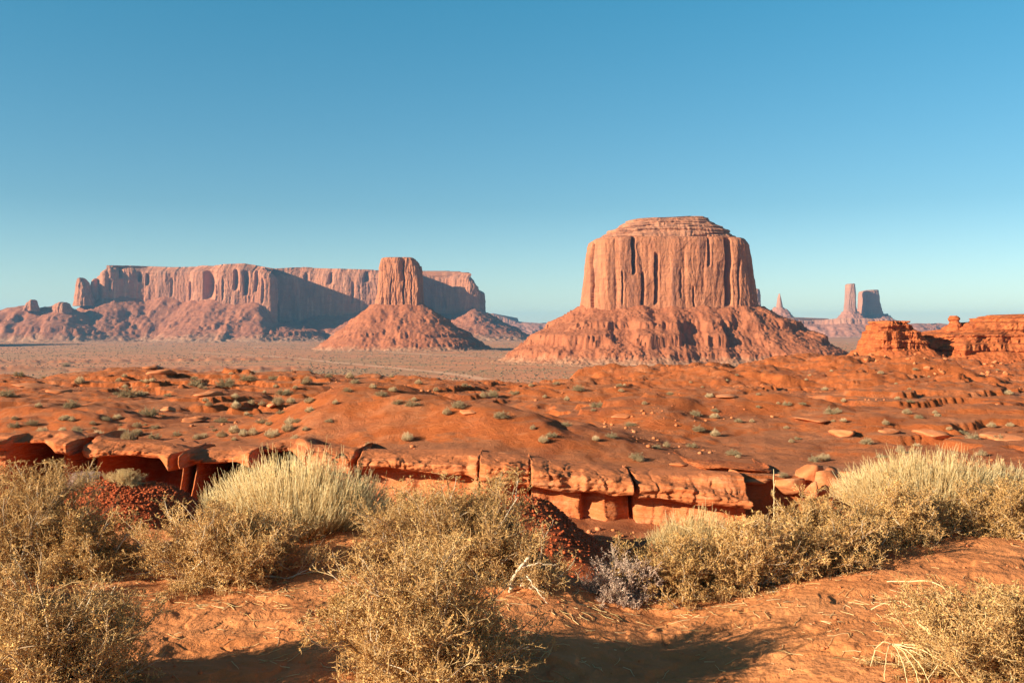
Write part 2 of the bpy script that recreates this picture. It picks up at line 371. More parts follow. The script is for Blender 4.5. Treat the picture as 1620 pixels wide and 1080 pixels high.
    floor = floor + mnd(900, 19.0, 1.2, 1.4, 0.5) + mnd(620, 25, 2.4, 3, 1.2) + mnd(1110, 24, 1.5, 2.5, .45)
    if not wash: return z
    z = z * (1 - g_in) + floor * g_in
    # the near terrace of sand
    t0 = 0.06 * n2(x / 2.2, y / 2.2, 61) + 0.10 * n2(x / 5, y / 4, 62)
    t0 = t0 - 0.10 * np.exp(-(((x - 0.75 - 0.12 * (y - 5)) / 0.65) ** 2)) + 0.16 * ss(1.6, 3.4, x) * ss(5.0, 7.0, y) + 0.13 * np.exp(-(((x + 1.15) / .55) ** 2 + ((y - 7.2) / .7) ** 2))
    t0 = t0 - 0.05 * ss(0.2, 1.0, x)
    q1 = n2(x / .75 + .3 * n2(x / .3, y / .3, 81), y / .38, 82); t0 = t0 + .018 * ss(.0, .10, q1) + .010 * ss(.25, .33, q1)   # broken crust plates
    t0 = t0 - .018 * (1 - ss(0, .16, np.abs(n2(x / .9, y / .5, 83)))) * .7 * ss(-.1, .2, n2(x / 1.5, y / 1.5, 84))
    if fine:
        crust = ss(0.02, 0.06, n2(x / 0.55, y / 0.42, 63) + 0.3 * n2(x / .16, y / .13, 64))
        t0 = t0 + 0.009 * crust + 0.004 * n2(x / 0.09, y / 0.07, 65) + 0.010 * n2(x / 0.27, y / 0.2, 66)
        t0 = t0 - 0.014 * ss(0.58, 0.70, n2(x / 0.13, y / 0.11, 67))
        rp = np.sin((y * 1.0 + 0.25 * x + 0.25 * n2(x / .8, y / .5, 68)) * 2 * math.pi / 0.14)
        t0 = t0 + 0.003 * rp * ss(0.0, 0.3, n2(x / 1.2, y / .9, 69) + .1)
    f_in = 1 - ss(0, 1, (r - fe) / 3.6)
    f_in = np.where(y < -1, 1.0, f_in)
    z = z * (1 - f_in) + t0 * f_in
    if fine:
        m = 1 - f_in
        z = z + m * (0.055 * n2(x / 1.1, y / 1.1, 71) + 0.028 * n2(x / .42, y / .42, 72)) * np.clip(r / 40, .6, 2.5) * (1 - ss(200, 500, r))
        z = z + m * ss(60, 140, r) * (1 - ss(500, 900, r)) * 0.30 * n2(x / 4, y / 4, 73)
    if want:
        rub = np.clip((mnd(205, 24.5, 2.2, 1.9, 1.2) + mnd(860, 23.5, 1.6, 2.6, 1.2) + mnd(780, 24.5, 1.8, 2.2, .9) + mnd(900, 19, 1.2, 1.4, 1.0)) * 1.2, 0, 1) * g_in
        return z, 1 - f_in, ss(0.15, 0.6, kk + 0.12 * n2(x / 60, y / 40, 75)) * (1 - .75 * hm), rub
    return z
def hz(x, y): return float(hgt(np.array([x]), np.array([y]))[0])
_D = np.concatenate([np.arange(2.5, 14, .02), 14 * 1.0022 ** np.arange(0, 2300)])
def hit(px, py):
    """where the line of sight through a photo point meets the terrain"""
    x = X(px, _D); z = Z(py, _D); h = hgt(x, _D)
    i = np.argmax(h > z)
    return float(x[i]), float(_D[i]), float(h[i])

# radial sheet, fine near the viewpoint, reaching past the horizon
th = np.concatenate([np.linspace(-math.pi, -0.60, 90)[:-1], np.linspace(-0.60, 0.60, 1250), np.linspace(0.60, math.pi, 90)[1:-1]])
a0 = np.arange(math.atan(EYE / 2.2), math.atan(EYE / 11.0), -0.00075)
rr = np.concatenate([[0.02, 0.6, 1.2, 1.7], EYE / np.tan(a0)])
rr = np.concatenate([rr, rr[-1] * 1.0052 ** np.arange(1, 680)])
rr = np.concatenate([rr, rr[-1] * 1.022 ** np.arange(1, 400)]); rr = rr[rr < 20000]
TH, RR = np.meshgrid(th, rr)
gx, gy = RR * np.sin(TH), RR * np.cos(TH)
gz, am, ap, ar = hgt(gx, gy, True, True)
GF = gridf(len(rr), len(th), True)[:, ::-1]
# the sheet is open where the caves run in under the left ledge; the ledge closes it with its own roof, back wall and floor
fx, fy, fz = gx.ravel()[GF], gy.ravel()[GF], gz.ravel()[GF]; fcx, fcy = fx.mean(1), fy.mean(1); fl = fcy - ledge_y(fcx)
GF = GF[~((fcx > X(-470, 33)) & (fcx < X(556, 31)) & (fl > 0.9) & (fl < 3.0) & (np.ptp(fz, axis=1) > 0.30))]
ground = mk("ground", np.stack([gx, gy, gz], -1).reshape(-1, 3), GF, M_ground, smooth=True,
            attrs={'mid': am, 'plain': ap, 'rubble': ar})
tag(ground, kind='structure')
print("ground", gx.size)

# ------------------------------------------------------------------ buttes and mesas
def closed_resample(P, n):
    P = np.vstack([P, P[:1]]); d = np.r_[0, np.cumsum(np.linalg.norm(np.diff(P, axis=0), axis=1))]
    s = np.linspace(0, d[-1], n, endpoint=False)
    return np.stack([np.interp(s, d, P[:, 0]), np.interp(s, d, P[:, 1])], 1)
def normals2(P):
    T = np.roll(P, -1, 0) - np.roll(P, 1, 0); N = np.stack([T[:, 1], -T[:, 0]], 1)
    return N / (np.linalg.norm(N, axis=1, keepdims=True) + 1e-9)
def superell(n, e, lo=-1, hi=1):
    a = np.linspace(0, 2 * math.pi, 4000, endpoint=False)
    P = np.stack([np.sign(np.cos(a)) * np.abs(np.cos(a)) ** (2 / e), np.sign(np.sin(a)) * np.abs(np.sin(a)) ** (2 / e)], 1)
    return P
def flutes(x, y, z, s, seed, amp):
    """vertical ribs and joints of a sandstone wall"""
    msk = 0.35 + 0.9 * ss(-.25, .35, n3(x / (s * 3), y / (s * 3), z / (s * 5), seed + 20))
    a = np.abs(n3(x / s, y / s, z / (s * 6), seed)) * 1.0 * msk
    b = np.abs(n3(x / (s * .42), y / (s * .42), z / (s * 2.4), seed + 1)) * 0.36 * msk
    c = n3(x / (s * .16), y / (s * .16), z / (s * .9), seed + 2) * 0.16
    d = n3(x / (s * 2.2), y / (s * 2.2), z / (s * 20), seed + 3) * 0.9
    e = n3(x / (s * .07), y / (s * .07), z / (s * .2), seed + 4) * 0.08 + np.round(n3(x / (s * .5), y / (s * .5), z / (s * .9), seed + 21) * 2.5) / 2.5 * 0.22
    beds = n3(x / (s * 4), y / (s * 4), z / (s * .22), seed + 5) * 0.10
    return amp * (a + b + c + d + e + beds - 0.3)
def loft(name, lv, D, nseg, nlev, s, amp, material, parent, seed, e=3.4, cap=True, fiss=(), beds=0.0, depth=None, smooth=False, front_w=1.0):
    """lv: rows of (py, left px, right px, depth scale); widths follow the silhouette, D is the distance of its widest line"""
    lv = np.array(lv, float); lv = lv[np.argsort(-lv[:, 0])]
    t = np.r_[0, np.cumsum(np.abs(np.diff(lv[:, 0])) + 0.35 * np.abs(np.diff(lv[:, 1])) + 0.35 * np.abs(np.diff(lv[:, 2])) + 1e-3)]
    tt = np.linspace(0, t[-1], nlev)
    py, xl, xr, ds = [np.interp(tt, t, lv[:, k]) for k in range(4)]
    S = closed_resample(superell(0, e) * np.array([1, depth or 0.6]), nseg) / np.array([1, depth or 0.6])
    cx = X((xl + xr) / 2, D); rx = (X(xr, D) - X(xl, D)) / 2
    ry = rx * 0 + ((depth or 0.6) * (X(lv[0, 2], D) - X(lv[0, 1], D)) / 2) * ds
    z = Z(py, D)
    Px = cx[:, None] + rx[:, None] * S[None, :, 0]; Py = D + ry[:, None] * S[None, :, 1]; Pz = z[:, None] + 0 * Px
    N = np.stack([S[:, 0] / (depth or .6), S[:, 1]], 1)
    base = np.stack([Px[0], Py[0]], 1); N = -normals2(base)
    if ((N * (base - base.mean(0))).sum(1)).mean() < 0: N = -N
    dp = flutes(Px, Py, Pz, s, seed, amp)
    if beds: dp = dp + beds * (ss(-.1, .1, n3(Px / (s * 6), Py / (s * 6), Pz / (s * .35), seed + 9)) - .5)
    fr = (N[None, :, 1] < -0.3)
    pxv = 810 + Px / Py * FPX; pyv = HOR - (Pz - EYE) / Py * FPX
    wv = 2.6 * n3(Px / (s * 1.5), Pz / (s * 1.3), 0 * Px + seed, seed + 12) + .9 * n3(Px / (s * 1.5), Pz / (s * .35), 0 * Px + seed, seed + 14)
    for (f0, y0, y1, w, dd) in fiss:
        u = (pxv + wv - f0) / w
        prof = np.where(u < 0, 0, np.where(u < 0.12, u / 0.12, np.clip(1 - (u - 0.12) / 0.88, 0, 1)))
        win = ss(y0 - 4, y0 + 3, pyv) * (1 - ss(y1 - 4, y1 + 4, pyv))
        dp = dp - dd * prof * win * fr
    Px = Px + N[None, :, 0] * dp; Py = Py + N[None, :, 1] * dp
    V = np.stack([Px, Py, Pz], -1)
    if cap:
        for k, q in enumerate((.75, .45, .15)):
            c = V[nlev - 1].mean(0); r = c + (V[nlev - 1] - c) * q; r[:, 2] = V[nlev - 1][:, 2] + (0.004 * D) * 0.15 * n2(r[:, 0] / s, r[:, 1] / s, seed + 8)
            V = np.concatenate([V, r[None]], 0)
    o = mk(name, V.reshape(-1, 3), gridf(V.shape[0], nseg, True), material, parent, smooth)
    return o, base
def sdf(P, gx, gy):
    """distance outside a closed polygon and arc position of the nearest point"""
    A = P; B = np.roll(P, -1, 0); L = np.linalg.norm(B - A, axis=1); cum = np.r_[0, np.cumsum(L)[:-1]]
    q = np.stack([gx.ravel(), gy.ravel()], 1); best = np.full(len(q), 1e18); arc = np.zeros(len(q)); ins = np.zeros(len(q), bool)
    for a, b, l, c in zip(A, B, L, cum):
        ab = b - a; t = np.clip(((q - a) @ ab) / (l * l + 1e-12), 0, 1); d = ((q - a - t[:, None] * ab) ** 2).sum(1)
        m = d < best; best = np.where(m, d, best); arc = np.where(m, c + t * l, arc)
        cr = ((a[1] > q[:, 1]) != (b[1] > q[:, 1])) & (q[:, 0] < (b[0] - a[0]) * (q[:, 1] - a[1]) / (b[1] - a[1] + 1e-12) + a[0])
        ins ^= cr
    d = np.sqrt(best); d[ins] *= -1
    return d.reshape(gx.shape), arc.reshape(gx.shape)
def talus(name, P, ztop, zfoot, width, res, s, material, parent, seed, gully=1.0, ledges=0.5, wfun=None, conc=1.35, zfun=None, smooth=False, lh=9.0):
    P = closed_resample(P, 160)
    wmax = width * 1.9
    x0, x1 = P[:, 0].min() - wmax, P[:, 0].max() + wmax; y0, y1 = P[:, 1].min() - wmax, P[:, 1].max() + wmax
    nx, ny = int((x1 - x0) / res) + 2, int((y1 - y0) / res) + 2
    gx, gy = np.meshgrid(np.linspace(x0, x1, nx), np.linspace(y0, y1, ny))
    d, arc = sdf(P, gx + s * .25 * n2(gx / s, gy / s, seed + 40), gy + s * .25 * n2(gx / s, gy / s, seed + 41))
    per = np.linalg.norm(P - np.roll(P, 1, 0), axis=1).sum()
    aa = arc / per * 2 * math.pi; R = per / (2 * math.pi)
    cx_, cy_ = np.cos(aa) * R, np.sin(aa) * R
    w = width * (1 + 0.25 * n2(cx_ / (s * 7), cy_ / (s * 7), seed) + 0.12 * n2(cx_ / (s * 2.2), cy_ / (s * 2.2), seed + 30))
    if wfun is not None: w = w * wfun(gx, gy)
    t = np.clip(d / w, -0.25, 1.5)
    zt = ztop if zfun is None else zfun(gx, gy)
    H = zt - zfoot
    top = 1 + 0.10 * n2(cx_ / (s * 2), cy_ / (s * 2), seed + 31)          # scree runs unevenly up the wall
    prof = np.where(t < 0, 1 - t * 0.1, 0.93 * np.clip(1 - t, 0, 1) ** conc + 0.07 * np.clip(1 - t / 1.4, 0, 1) ** 1.2) * top
    z = zfoot + H * prof
    ph = d / (s * 5)
    msk = ss(-.2, .4, n2(cx_ / (s * 5), cy_ / (s * 5), seed + 32))
    rid = (np.abs(n3(cx_ / (s * 1.3), cy_ / (s * 1.3), ph, seed + 1)) * 1.0 + np.abs(n3(cx_ / (s * .4), cy_ / (s * .4), ph * 2, seed + 2)) * .6 * (.4 + msk) - .35)
    z = z + gully * rid * s * 0.30 * ss(0.0, .3, t) * (1 - ss(.7, 1.2, t))
    env = ss(-.1, .05, t) * (1 - ss(.9, 1.4, t))
    z = z + s * (0.11 * fbm2(gx / (s * .34), gy / (s * .34), 5, seed + 3, .72)) * env
    blk = ss(.18, .5, n2(gx / (s * .16), gy / (s * .16), seed + 33)) * ss(-.1, .3, n2(gx / (s * 1.6), gy / (s * 1.6), seed + 34))
    z = z + s * 0.16 * blk * env                                           # fallen blocks
    if ledges:
        for lev, on_a in ((0.30, 1.0), (0.62, 0.55), (0.12, .8)):          # a few hard beds, broken along their length
            q = (z - zfoot) / np.maximum(H, 1) - lev + 0.02 * n2(cx_ / (s * 2), cy_ / (s * 2), seed + 4)
            hh = lh / np.maximum(H, 1)
            on = ss(-0.25, .0, n2(cx_ / (s * 2.0), cy_ / (s * 2.0), seed + 5 + int(lev * 100))) * ledges * on_a
            z = z + on * lh * (ss(-.10 * hh, .10 * hh, q) * np.clip(1 - q / (hh * 2.5), 0, 1)) * (.45 if lev < .2 else 1.0) * (t > 0) * (t < 1)
    z = z - ss(1.05, 1.5, t) * (5 + 0.05 * abs(H))          # run the skirt out under the plain
    keep = (t < 1.48) & (t > -0.2); F = gridf(ny, nx)
    k = keep.ravel(); F = F[k[F].all(1)]
    used, inv = np.unique(F, return_inverse=True)
    V = np.stack([gx, gy, z], -1).reshape(-1, 3)[used]
    return mk(name, V, inv.reshape(-1, 4), material, parent, smooth)

# --- the big butte, right of the middle
Dm = 1600
b = tag(empty("sandstone_butte", (X(1055, Dm), Dm, -50)), "massive flat faced butte with a stepped cap, biggest and tallest rock in the view", "butte")
bi = b.location
def rel(o, root):                                       # keep world place when parented to an empty away from the origin
    o.parent = root; o.matrix_parent_inverse = root.matrix_world.inverted(); return o
def root_at(o, x, y, z): o.location = (x, y, z)
bpy.context.view_layer.update()
cl, base = loft("cliff", [(496, 916, 1196, 1), (488, 918, 1193, 1), (470, 921, 1189, .99), (440, 924, 1185, .98), (410, 927, 1180, .97), (392, 930, 1176, .96), (386, 932, 1172, .95), (382, 938, 1168, .93), (381, 950, 1160, .9)],
      Dm, 1100, 190, 34, 4.6, M_merrick, None, 101, 5.0,
      fiss=[(936, 388, 486, 5, 14), (1000, 374, 432, 7, 17), (1014, 432, 486, 6, 13), (1034, 402, 480, 8, 13), (1118, 378, 420, 6, 10), (1146, 378, 482, 13, 22), (1096, 455, 490, 4, 9), (922, 455, 486, 5, 9), (1075, 430, 470, 4, 6), (983, 430, 480, 4, 6), (1168, 410, 480, 4, 8)])
rel(cl, b)
cp, _ = loft("cap", [(388, 940, 1164, 1), (381, 945, 1163, .98), (376, 950, 1160, .96), (370, 962, 1152, .9), (366, 962, 1150, .88), (363, 974, 1140, .8), (360, 978, 1138, .78), (356, 984, 1130, .7), (351, 992, 1122, .6), (348, 1003, 1116, .52), (347.5, 1010, 1118, .5), (346, 1052, 1118, .42), (344.5, 1075, 1114, .36)],
      Dm, 700, 80, 9, 2.0, M_cap, None, 111, 2.8, beds=3.0, depth=0.55)
rel(cp, b)
def wm(gx, gy):
    return 1 + 0.35 * ss(0, 130, X(1055, Dm) - gx) * 0 + 0.30 * ss(100, 220, gx - X(1055, Dm)) + 0.15 * ss(0, 100, Dm - gy)
rel(talus("talus_slope", base, Z(486, Dm - 60), -50, 112, 1.5, 17, M_talus, None, 121, 0.8, 1.0, wm, 1.12, lh=15.0), b)

# --- the mitten butte in front of the long mesa
Dw = 2450
w_ = tag(empty("mitten_butte", (X(632, Dw), Dw, -50)), "square shouldered butte with a thin stone finger, standing in front of the long mesa", "butte")
bpy.context.view_layer.update()
cl, base = loft("cliff", [(494, 591, 672, 1), (484, 596, 668, 1), (465, 600, 666, .97), (440, 602, 665, .97), (425, 603, 663, .95), (415, 605, 660, .93), (411.5, 606, 657, .92), (410, 608, 655, .9), (409, 613, 652, .8)],
      Dw, 620, 110, 20, 6.5, M_merrick, None, 131, 7.0, fiss=[(637, 414, 480, 4, 12), (650, 430, 485, 3, 9), (617, 440, 484, 3, 8)], depth=0.9)
rel(cl, w_)
fg, _ = loft("stone_finger", [(490, 655, 671, 1), (450, 658, 669, 1), (436, 661, 668, .9), (430, 662.5, 668.3, .8), (425, 663.5, 667.6, .7), (421.5, 664.5, 667, .5)], Dw, 90, 70, 8, 1.6, M_merrick, None, 132, 2.4, depth=1.2)
rel(fg, w_)
rel(talus("talus_slope", base, Z(482, Dw - 50), -50, 158, 2.4, 20, M_talus, None, 141, 0.9, 0.9, None, 1.15), w_)

# --- the long mesa
Ds = 4100
ms = tag(empty("long_mesa", (X(420, Ds), Ds + 400, -50)), "long flat topped mesa across the left half, its recessed middle lying in deep blue shade", "mesa")
bpy.context.view_layer.update()
k = Ds / FPX
pts = [(150, 20), (166, -10), (230, 14), (300, 6), (345, -16), (395, -14), (428, -22), (433, -14), (434, 58), (470, 66), (540, 60), (600, 58), (655, 50), (664, 45), (667, 70), (668, 104), (700, 106), (742, 88), (757, 92), (764, 130), (750, 210), (600, 300), (300, 300), (170, 200)]
Pm = np.array([((p - 810) * k * (1 + q * 0.0), Ds + q * k) for p, q in pts])
Pm = np.array([(X(p, Ds + q * k), Ds + q * k) for p, q in pts])
Pm = closed_resample(Pm, 2600)
ker = np.hanning(13); ker /= ker.sum()
Pm = np.stack([np.convolve(np.r_[Pm[-6:, i], Pm[:, i], Pm[:6, i]], ker, 'valid') for i in (0, 1)], 1)
Nm = normals2(Pm)
if ((Nm * (Pm - Pm.mean(0))).sum(1)).mean() < 0: Nm = -Nm
def mesa(name, Pm, Nm, pxs, pytop, pybot, rimw, s, amp, material, seed, nlev=90, talus_over=10, fiss=()):
    bpx = 810 + Pm[:, 0] / Pm[:, 1] * FPX
    zt = Z(np.interp(bpx, pxs, pytop), Pm[:, 1]); zb = Z(np.interp(bpx, pxs, pybot), Pm[:, 1])
    zt = np.maximum(zt, 5); zt = np.minimum(zt, np.percentile(zt[Pm[:, 1] < Pm[:, 1].min() + 0.25 * np.ptp(Pm[:, 1])], 98) + 2)
    zt = zt + 2.2 * np.round(1.4 * n2(Pm[:, 0] / (s * 1.3), Pm[:, 1] / (s * 1.3), seed + 6))
    tt = np.r_[np.linspace(0, 0.86, nlev - 30), np.linspace(0.86, 1, 31)[1:]][:, None]
    Zz = zb[None] - talus_over + (zt - zb + talus_over)[None] * tt
    inset = rimw * ss(0.80, 1.0, tt) + rimw * 0.5 * np.round(ss(.86, 1, tt) * 3) / 3 + 0.06 * (1 - tt) * 0
    out = (1 - tt) * 0.07 * (zt - zb)[None]
    Px = Pm[None, :, 0] + 0 * Zz; Py = Pm[None, :, 1] + 0 * Zz
    dp = flutes(Px, Py, Zz, s, seed, amp) - inset + out
    pv_ = HOR - (Zz - EYE) / Py * FPX; px_ = bpx[None] + .9 * n3(Zz / 30, 0 * Zz, 0 * Zz, seed + 13)
    for (f0, y0, y1, w, dd) in fiss:
        u = (px_ - f0) / w; yc = (y0 + y1) / 2; rnd_ = 1 - np.clip(((pv_ - yc) / ((y1 - y0) / 2)) ** 2, 0, 1)
        dp = dp - dd * np.where(u < 0, 0, np.where(u < .15, u / .15, np.clip(1 - (u - .15) / .85, 0, 1))) * rnd_ ** .5 * (Nm[None, :, 1] < -.2)
    V = np.stack([Px + Nm[None, :, 0] * dp, Py + Nm[None, :, 1] * dp, Zz], -1)
    c = np.array([V[-1][:, 0].mean(), V[-1][:, 1].mean(), 0])
    for q in (.97, .85, .5, .05):
        r = c + (V[nlev - 1] - c) * q; r[:, 2] = V[nlev - 1][:, 2] * (0.3 + .7 * q) + (1 - q) * .7 * zt.mean(); V = np.concatenate([V, r[None]], 0)
    return mk(name, V.reshape(-1, 3), gridf(V.shape[0], len(Pm), True), material)
sx_ = [140, 150, 160, 168, 200, 260, 300, 350, 385, 410, 426, 434, 470, 520, 600, 668, 690, 735, 748, 757, 770]
st_ = [470, 440, 424, 419, 419, 422, 421, 417, 416, 421, 425, 424, 422, 424, 426, 429, 430, 430, 438, 448, 470]
sb_ = [474, 474, 472, 471, 472, 474, 475, 478, 480, 482, 500, 512, 510, 500, 490, 490, 498, 492, 486, 488, 490]
rel(mesa("cliff", Pm, Nm, sx_, st_, sb_, 26, 60, 14, M_mesa, 201, fiss=[(188, 421, 440, 9, 30), (218, 430, 446, 8, 26), (232, 432, 452, 8, 26), (172, 440, 460, 6, 18), (322, 428, 474, 20, 50), (371, 426, 460, 10, 34), (386, 428, 468, 11, 36), (404, 428, 462, 6, 22), (270, 440, 470, 6, 16), (300, 445, 476, 5, 14), (352, 440, 476, 5, 15), (520, 430, 450, 10, 22), (575, 428, 446, 12, 30), (556, 445, 480, 7, 16), (480, 430, 445, 9, 20), (415, 440, 480, 5, 16), (342, 450, 478, 4, 12)]), ms)
Pt = closed_resample(Pm, 160)
def zmes(gx, gy):
    q = 810 + gx / np.maximum(gy, 100) * FPX
    return Z(np.interp(q, sx_, [s_ - 3 for s_ in sb_]), Ds) + 0 * gx
rel(talus("talus_slope", Pt, 60, -50, 270, 5.5, 46, M_talusm, None, 221, 1.0, 0.8, None, 1.25, zmes, lh=16), ms)
# broken towers and the low shoulder on the mesa's left end
tw = tag(empty("rock_tower", (X(132, 4050), 4050, 40)), "thick leaning stone tower at the left end of the long mesa", "rock tower")
bpy.context.view_layer.update()
o, _ = loft("rock", [(484, 117, 152, 1), (472, 119, 147, 1), (462, 120, 143, .9), (452, 121, 141, .9), (446, 122, 137, .85), (441, 124, 134, .7), (439.5, 126, 132, .5)], 4050, 160, 60, 22, 7, M_mesa, None, 231, 2.6, depth=1.0)
rel(o, tw)
tw = tag(empty("rock_tower", (X(150, 4120), 4120, 40)), "small knobbly stone tower between the thick leaning tower and the mesa cliff", "rock tower")
bpy.context.view_layer.update()
o, _ = loft("rock", [(484, 138, 170, 1), (466, 143, 166, 1), (458, 144, 164, .9), (450, 147, 158, .8), (444, 149, 156, .7), (441, 151, 155, .5)], 4120, 150, 50, 20, 6, M_mesa, None, 233, 2.6, depth=1.0)
rel(o, tw)
ls = tag(empty("low_ridge", (X(40, 3950), 3950, -50)), "low dark ridge with small knobs falling away from the left end of the long mesa", "ridge")
bpy.context.view_layer.update()
kr = 3950 / FPX
pts = [(-330, 0), (-60, -8), (40, -6), (100, -8), (122, 2), (120, 16), (40, 12), (-320, 20)]
Pr = np.array([(X(p, 3950 + q * kr), 3950 + q * kr) for p, q in pts])
def zlow(gx, gy): return Z(np.interp(810 + gx / np.maximum(gy, 100) * FPX, [-330, -60, 0, 12, 38, 44, 62, 90, 112, 170], [506, 498, 492, 489, 486, 484, 487, 484, 488, 500]), 3950) + 0 * gx
rel(talus("slope", Pr, 0, -50, 210, 6, 46, M_talusm, None, 251, 1.5, 1.0, None, 1.05, zlow, lh=18), ls)
for (lv_, D_, sd_, lab_) in (([(492, 38, 64, 1), (484, 43, 60, 1), (479, 46, 57, .9), (475, 49, 56, .7), (474, 51, 55, .5)], 3900, 243, "small knob of rock standing on the low ridge at far left"),
                             ([(496, 84, 118, 1), (486, 88, 112, 1), (480, 94, 108, .8), (478, 98, 104, .6)], 3930, 245, "flat little knob on the low ridge beside the leaning tower")):
    tw = tag(empty("rock_tower", (X(lv_[0][1], D_), D_, 0)), lab_, "rock knob"); bpy.context.view_layer.update()
    o, _ = loft("rock", lv_, D_, 120, 40, 20, 8, M_mesa, None, sd_, 2.6, depth=1.0); rel(o, tw)

# --- the far formations
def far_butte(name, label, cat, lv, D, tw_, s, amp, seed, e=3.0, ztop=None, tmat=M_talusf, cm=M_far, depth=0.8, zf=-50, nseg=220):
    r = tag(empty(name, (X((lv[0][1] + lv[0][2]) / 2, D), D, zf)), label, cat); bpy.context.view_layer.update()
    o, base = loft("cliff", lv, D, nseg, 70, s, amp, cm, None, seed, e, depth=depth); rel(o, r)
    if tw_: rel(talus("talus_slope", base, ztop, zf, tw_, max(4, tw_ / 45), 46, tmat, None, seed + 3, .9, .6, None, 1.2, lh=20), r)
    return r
far_butte("stone_column", "tall slim stone column, left one of the two far pillars on the right", "rock pillar",
    [(500, 1334, 1356, 1), (492, 1336, 1354, 1), (480, 1337.5, 1352.5, .95), (462, 1338.5, 1351.5, .9), (451, 1338.5, 1351, .9), (449, 1341, 1351, .7)], 6500, 190, 26, 6, 301, 3.2, Z(494, 6500), depth=1.1)
far_butte("castle_butte", "broad notched pillar, right one of the two dark pillars far off on the right", "butte",
    [(508, 1356, 1400, 1), (496, 1358, 1394, 1), (484, 1359.5, 1390.5, .95), (466, 1361, 1387.5, .9), (461, 1362, 1387, .9), (459, 1370, 1387, .7), (458.5, 1383, 1387, .4)], 6650, 170, 34, 12, 311, 3.0, Z(498, 6650), depth=1.0)
far_butte("stone_spire", "thin pointed spire on a cone of scree, just right of the biggest butte", "rock spire",
    [(492, 1226, 1241, 1), (486, 1228, 1238, 1), (480, 1229, 1236.5, .9), (473, 1230, 1235, .8), (468, 1231, 1234, .6), (464.5, 1232, 1233.2, .4)], 6300, 200, 14, 3, 321, 2.2, Z(486, 6300), depth=1.0)
far_butte("distant_butte", "dark far butte peeping out from behind the right edge of the biggest butte", "butte",
    [(498, 1176, 1206, 1), (480, 1178, 1203, 1), (466, 1179, 1202, .95), (458, 1181, 1200.5, .9), (457, 1184, 1199, .6)], 5200, 150, 26, 7, 331, 3.2, Z(490, 5200), depth=0.9)
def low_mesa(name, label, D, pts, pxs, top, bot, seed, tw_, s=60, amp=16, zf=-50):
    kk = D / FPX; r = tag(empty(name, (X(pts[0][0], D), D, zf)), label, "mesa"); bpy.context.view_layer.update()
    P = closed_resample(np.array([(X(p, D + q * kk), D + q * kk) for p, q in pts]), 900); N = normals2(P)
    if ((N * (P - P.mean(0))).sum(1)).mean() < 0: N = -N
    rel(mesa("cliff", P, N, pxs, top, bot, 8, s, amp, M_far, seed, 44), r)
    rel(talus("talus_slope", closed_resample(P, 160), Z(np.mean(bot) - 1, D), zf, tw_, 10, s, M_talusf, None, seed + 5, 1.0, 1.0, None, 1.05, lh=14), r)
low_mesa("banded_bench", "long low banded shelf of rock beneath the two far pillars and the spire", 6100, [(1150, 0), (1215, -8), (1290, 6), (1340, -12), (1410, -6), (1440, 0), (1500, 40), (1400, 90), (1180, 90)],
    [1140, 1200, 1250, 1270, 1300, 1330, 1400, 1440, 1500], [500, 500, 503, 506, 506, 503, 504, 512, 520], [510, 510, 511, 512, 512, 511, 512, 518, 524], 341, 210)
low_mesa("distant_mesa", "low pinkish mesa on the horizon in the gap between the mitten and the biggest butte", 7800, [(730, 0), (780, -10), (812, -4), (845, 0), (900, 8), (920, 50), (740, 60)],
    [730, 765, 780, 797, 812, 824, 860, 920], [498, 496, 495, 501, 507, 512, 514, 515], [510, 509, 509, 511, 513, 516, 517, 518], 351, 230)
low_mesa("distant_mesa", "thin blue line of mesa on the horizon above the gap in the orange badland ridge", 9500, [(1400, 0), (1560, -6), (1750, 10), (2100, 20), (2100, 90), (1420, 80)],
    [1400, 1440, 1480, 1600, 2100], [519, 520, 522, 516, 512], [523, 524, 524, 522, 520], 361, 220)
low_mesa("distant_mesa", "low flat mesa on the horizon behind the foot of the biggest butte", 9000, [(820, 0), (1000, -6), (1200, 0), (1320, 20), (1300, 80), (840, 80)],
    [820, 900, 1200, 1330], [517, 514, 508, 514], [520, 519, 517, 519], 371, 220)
# the butte off to the left whose shadow falls over the plain
far_butte("shadow_butte", "blunt butte beyond the left edge of the view, throwing the long shadow on the plain", "butte",
    [(500, -320, -190, 1), (470, -310, -200, 1), (452, -300, -215, .9)], 2950, 130, 26, 8, 381, 3.0, Z(505, 2950), M_talusm, M_mesa, 2.6)

# --- the orange badland ridge on the right
Dr = 330
def badland(name, label, lv, D, s, amp, seed, beds, e=3.0, nseg=420, nlev=90, depth=0.8, tw_=None, ztop=None, zf=-6, wfun=None):
    r = tag(empty(name, (X((lv[0][1] + lv[0][2]) / 2, D), D, zf)), label, "badland ridge"); bpy.context.view_layer.update()
    o, base = loft("cliff", lv, D, nseg, nlev, s, amp, M_badc, None, seed, e, beds=beds, depth=depth); rel(o, r)
    if tw_: rel(talus("talus_slope", base, ztop, zf, tw_, 0.32, 3.2, M_talusb, None, seed + 3, 0.9, 0.7, wfun, 1.1, lh=1.6), r)
    return r
badland("badland_knoll", "square blocky orange knoll with cracked layered walls at the left end of the badland ridge",
    [(566, 1366, 1462, 1), (545, 1369, 1455, 1), (538, 1370, 1450, .97), (537, 1374, 1444, .93), (524, 1376, 1440, .9), (523, 1381, 1438, .86), (514, 1383, 1434, .84), (513, 1386, 1428, .8), (508, 1388, 1425, .75), (507.5, 1396, 1420, .6)], Dr, 3.6, 2.6, 401, 0.9, 5.0, tw_=15, ztop=Z(552, Dr), zf=-16, depth=1.2)
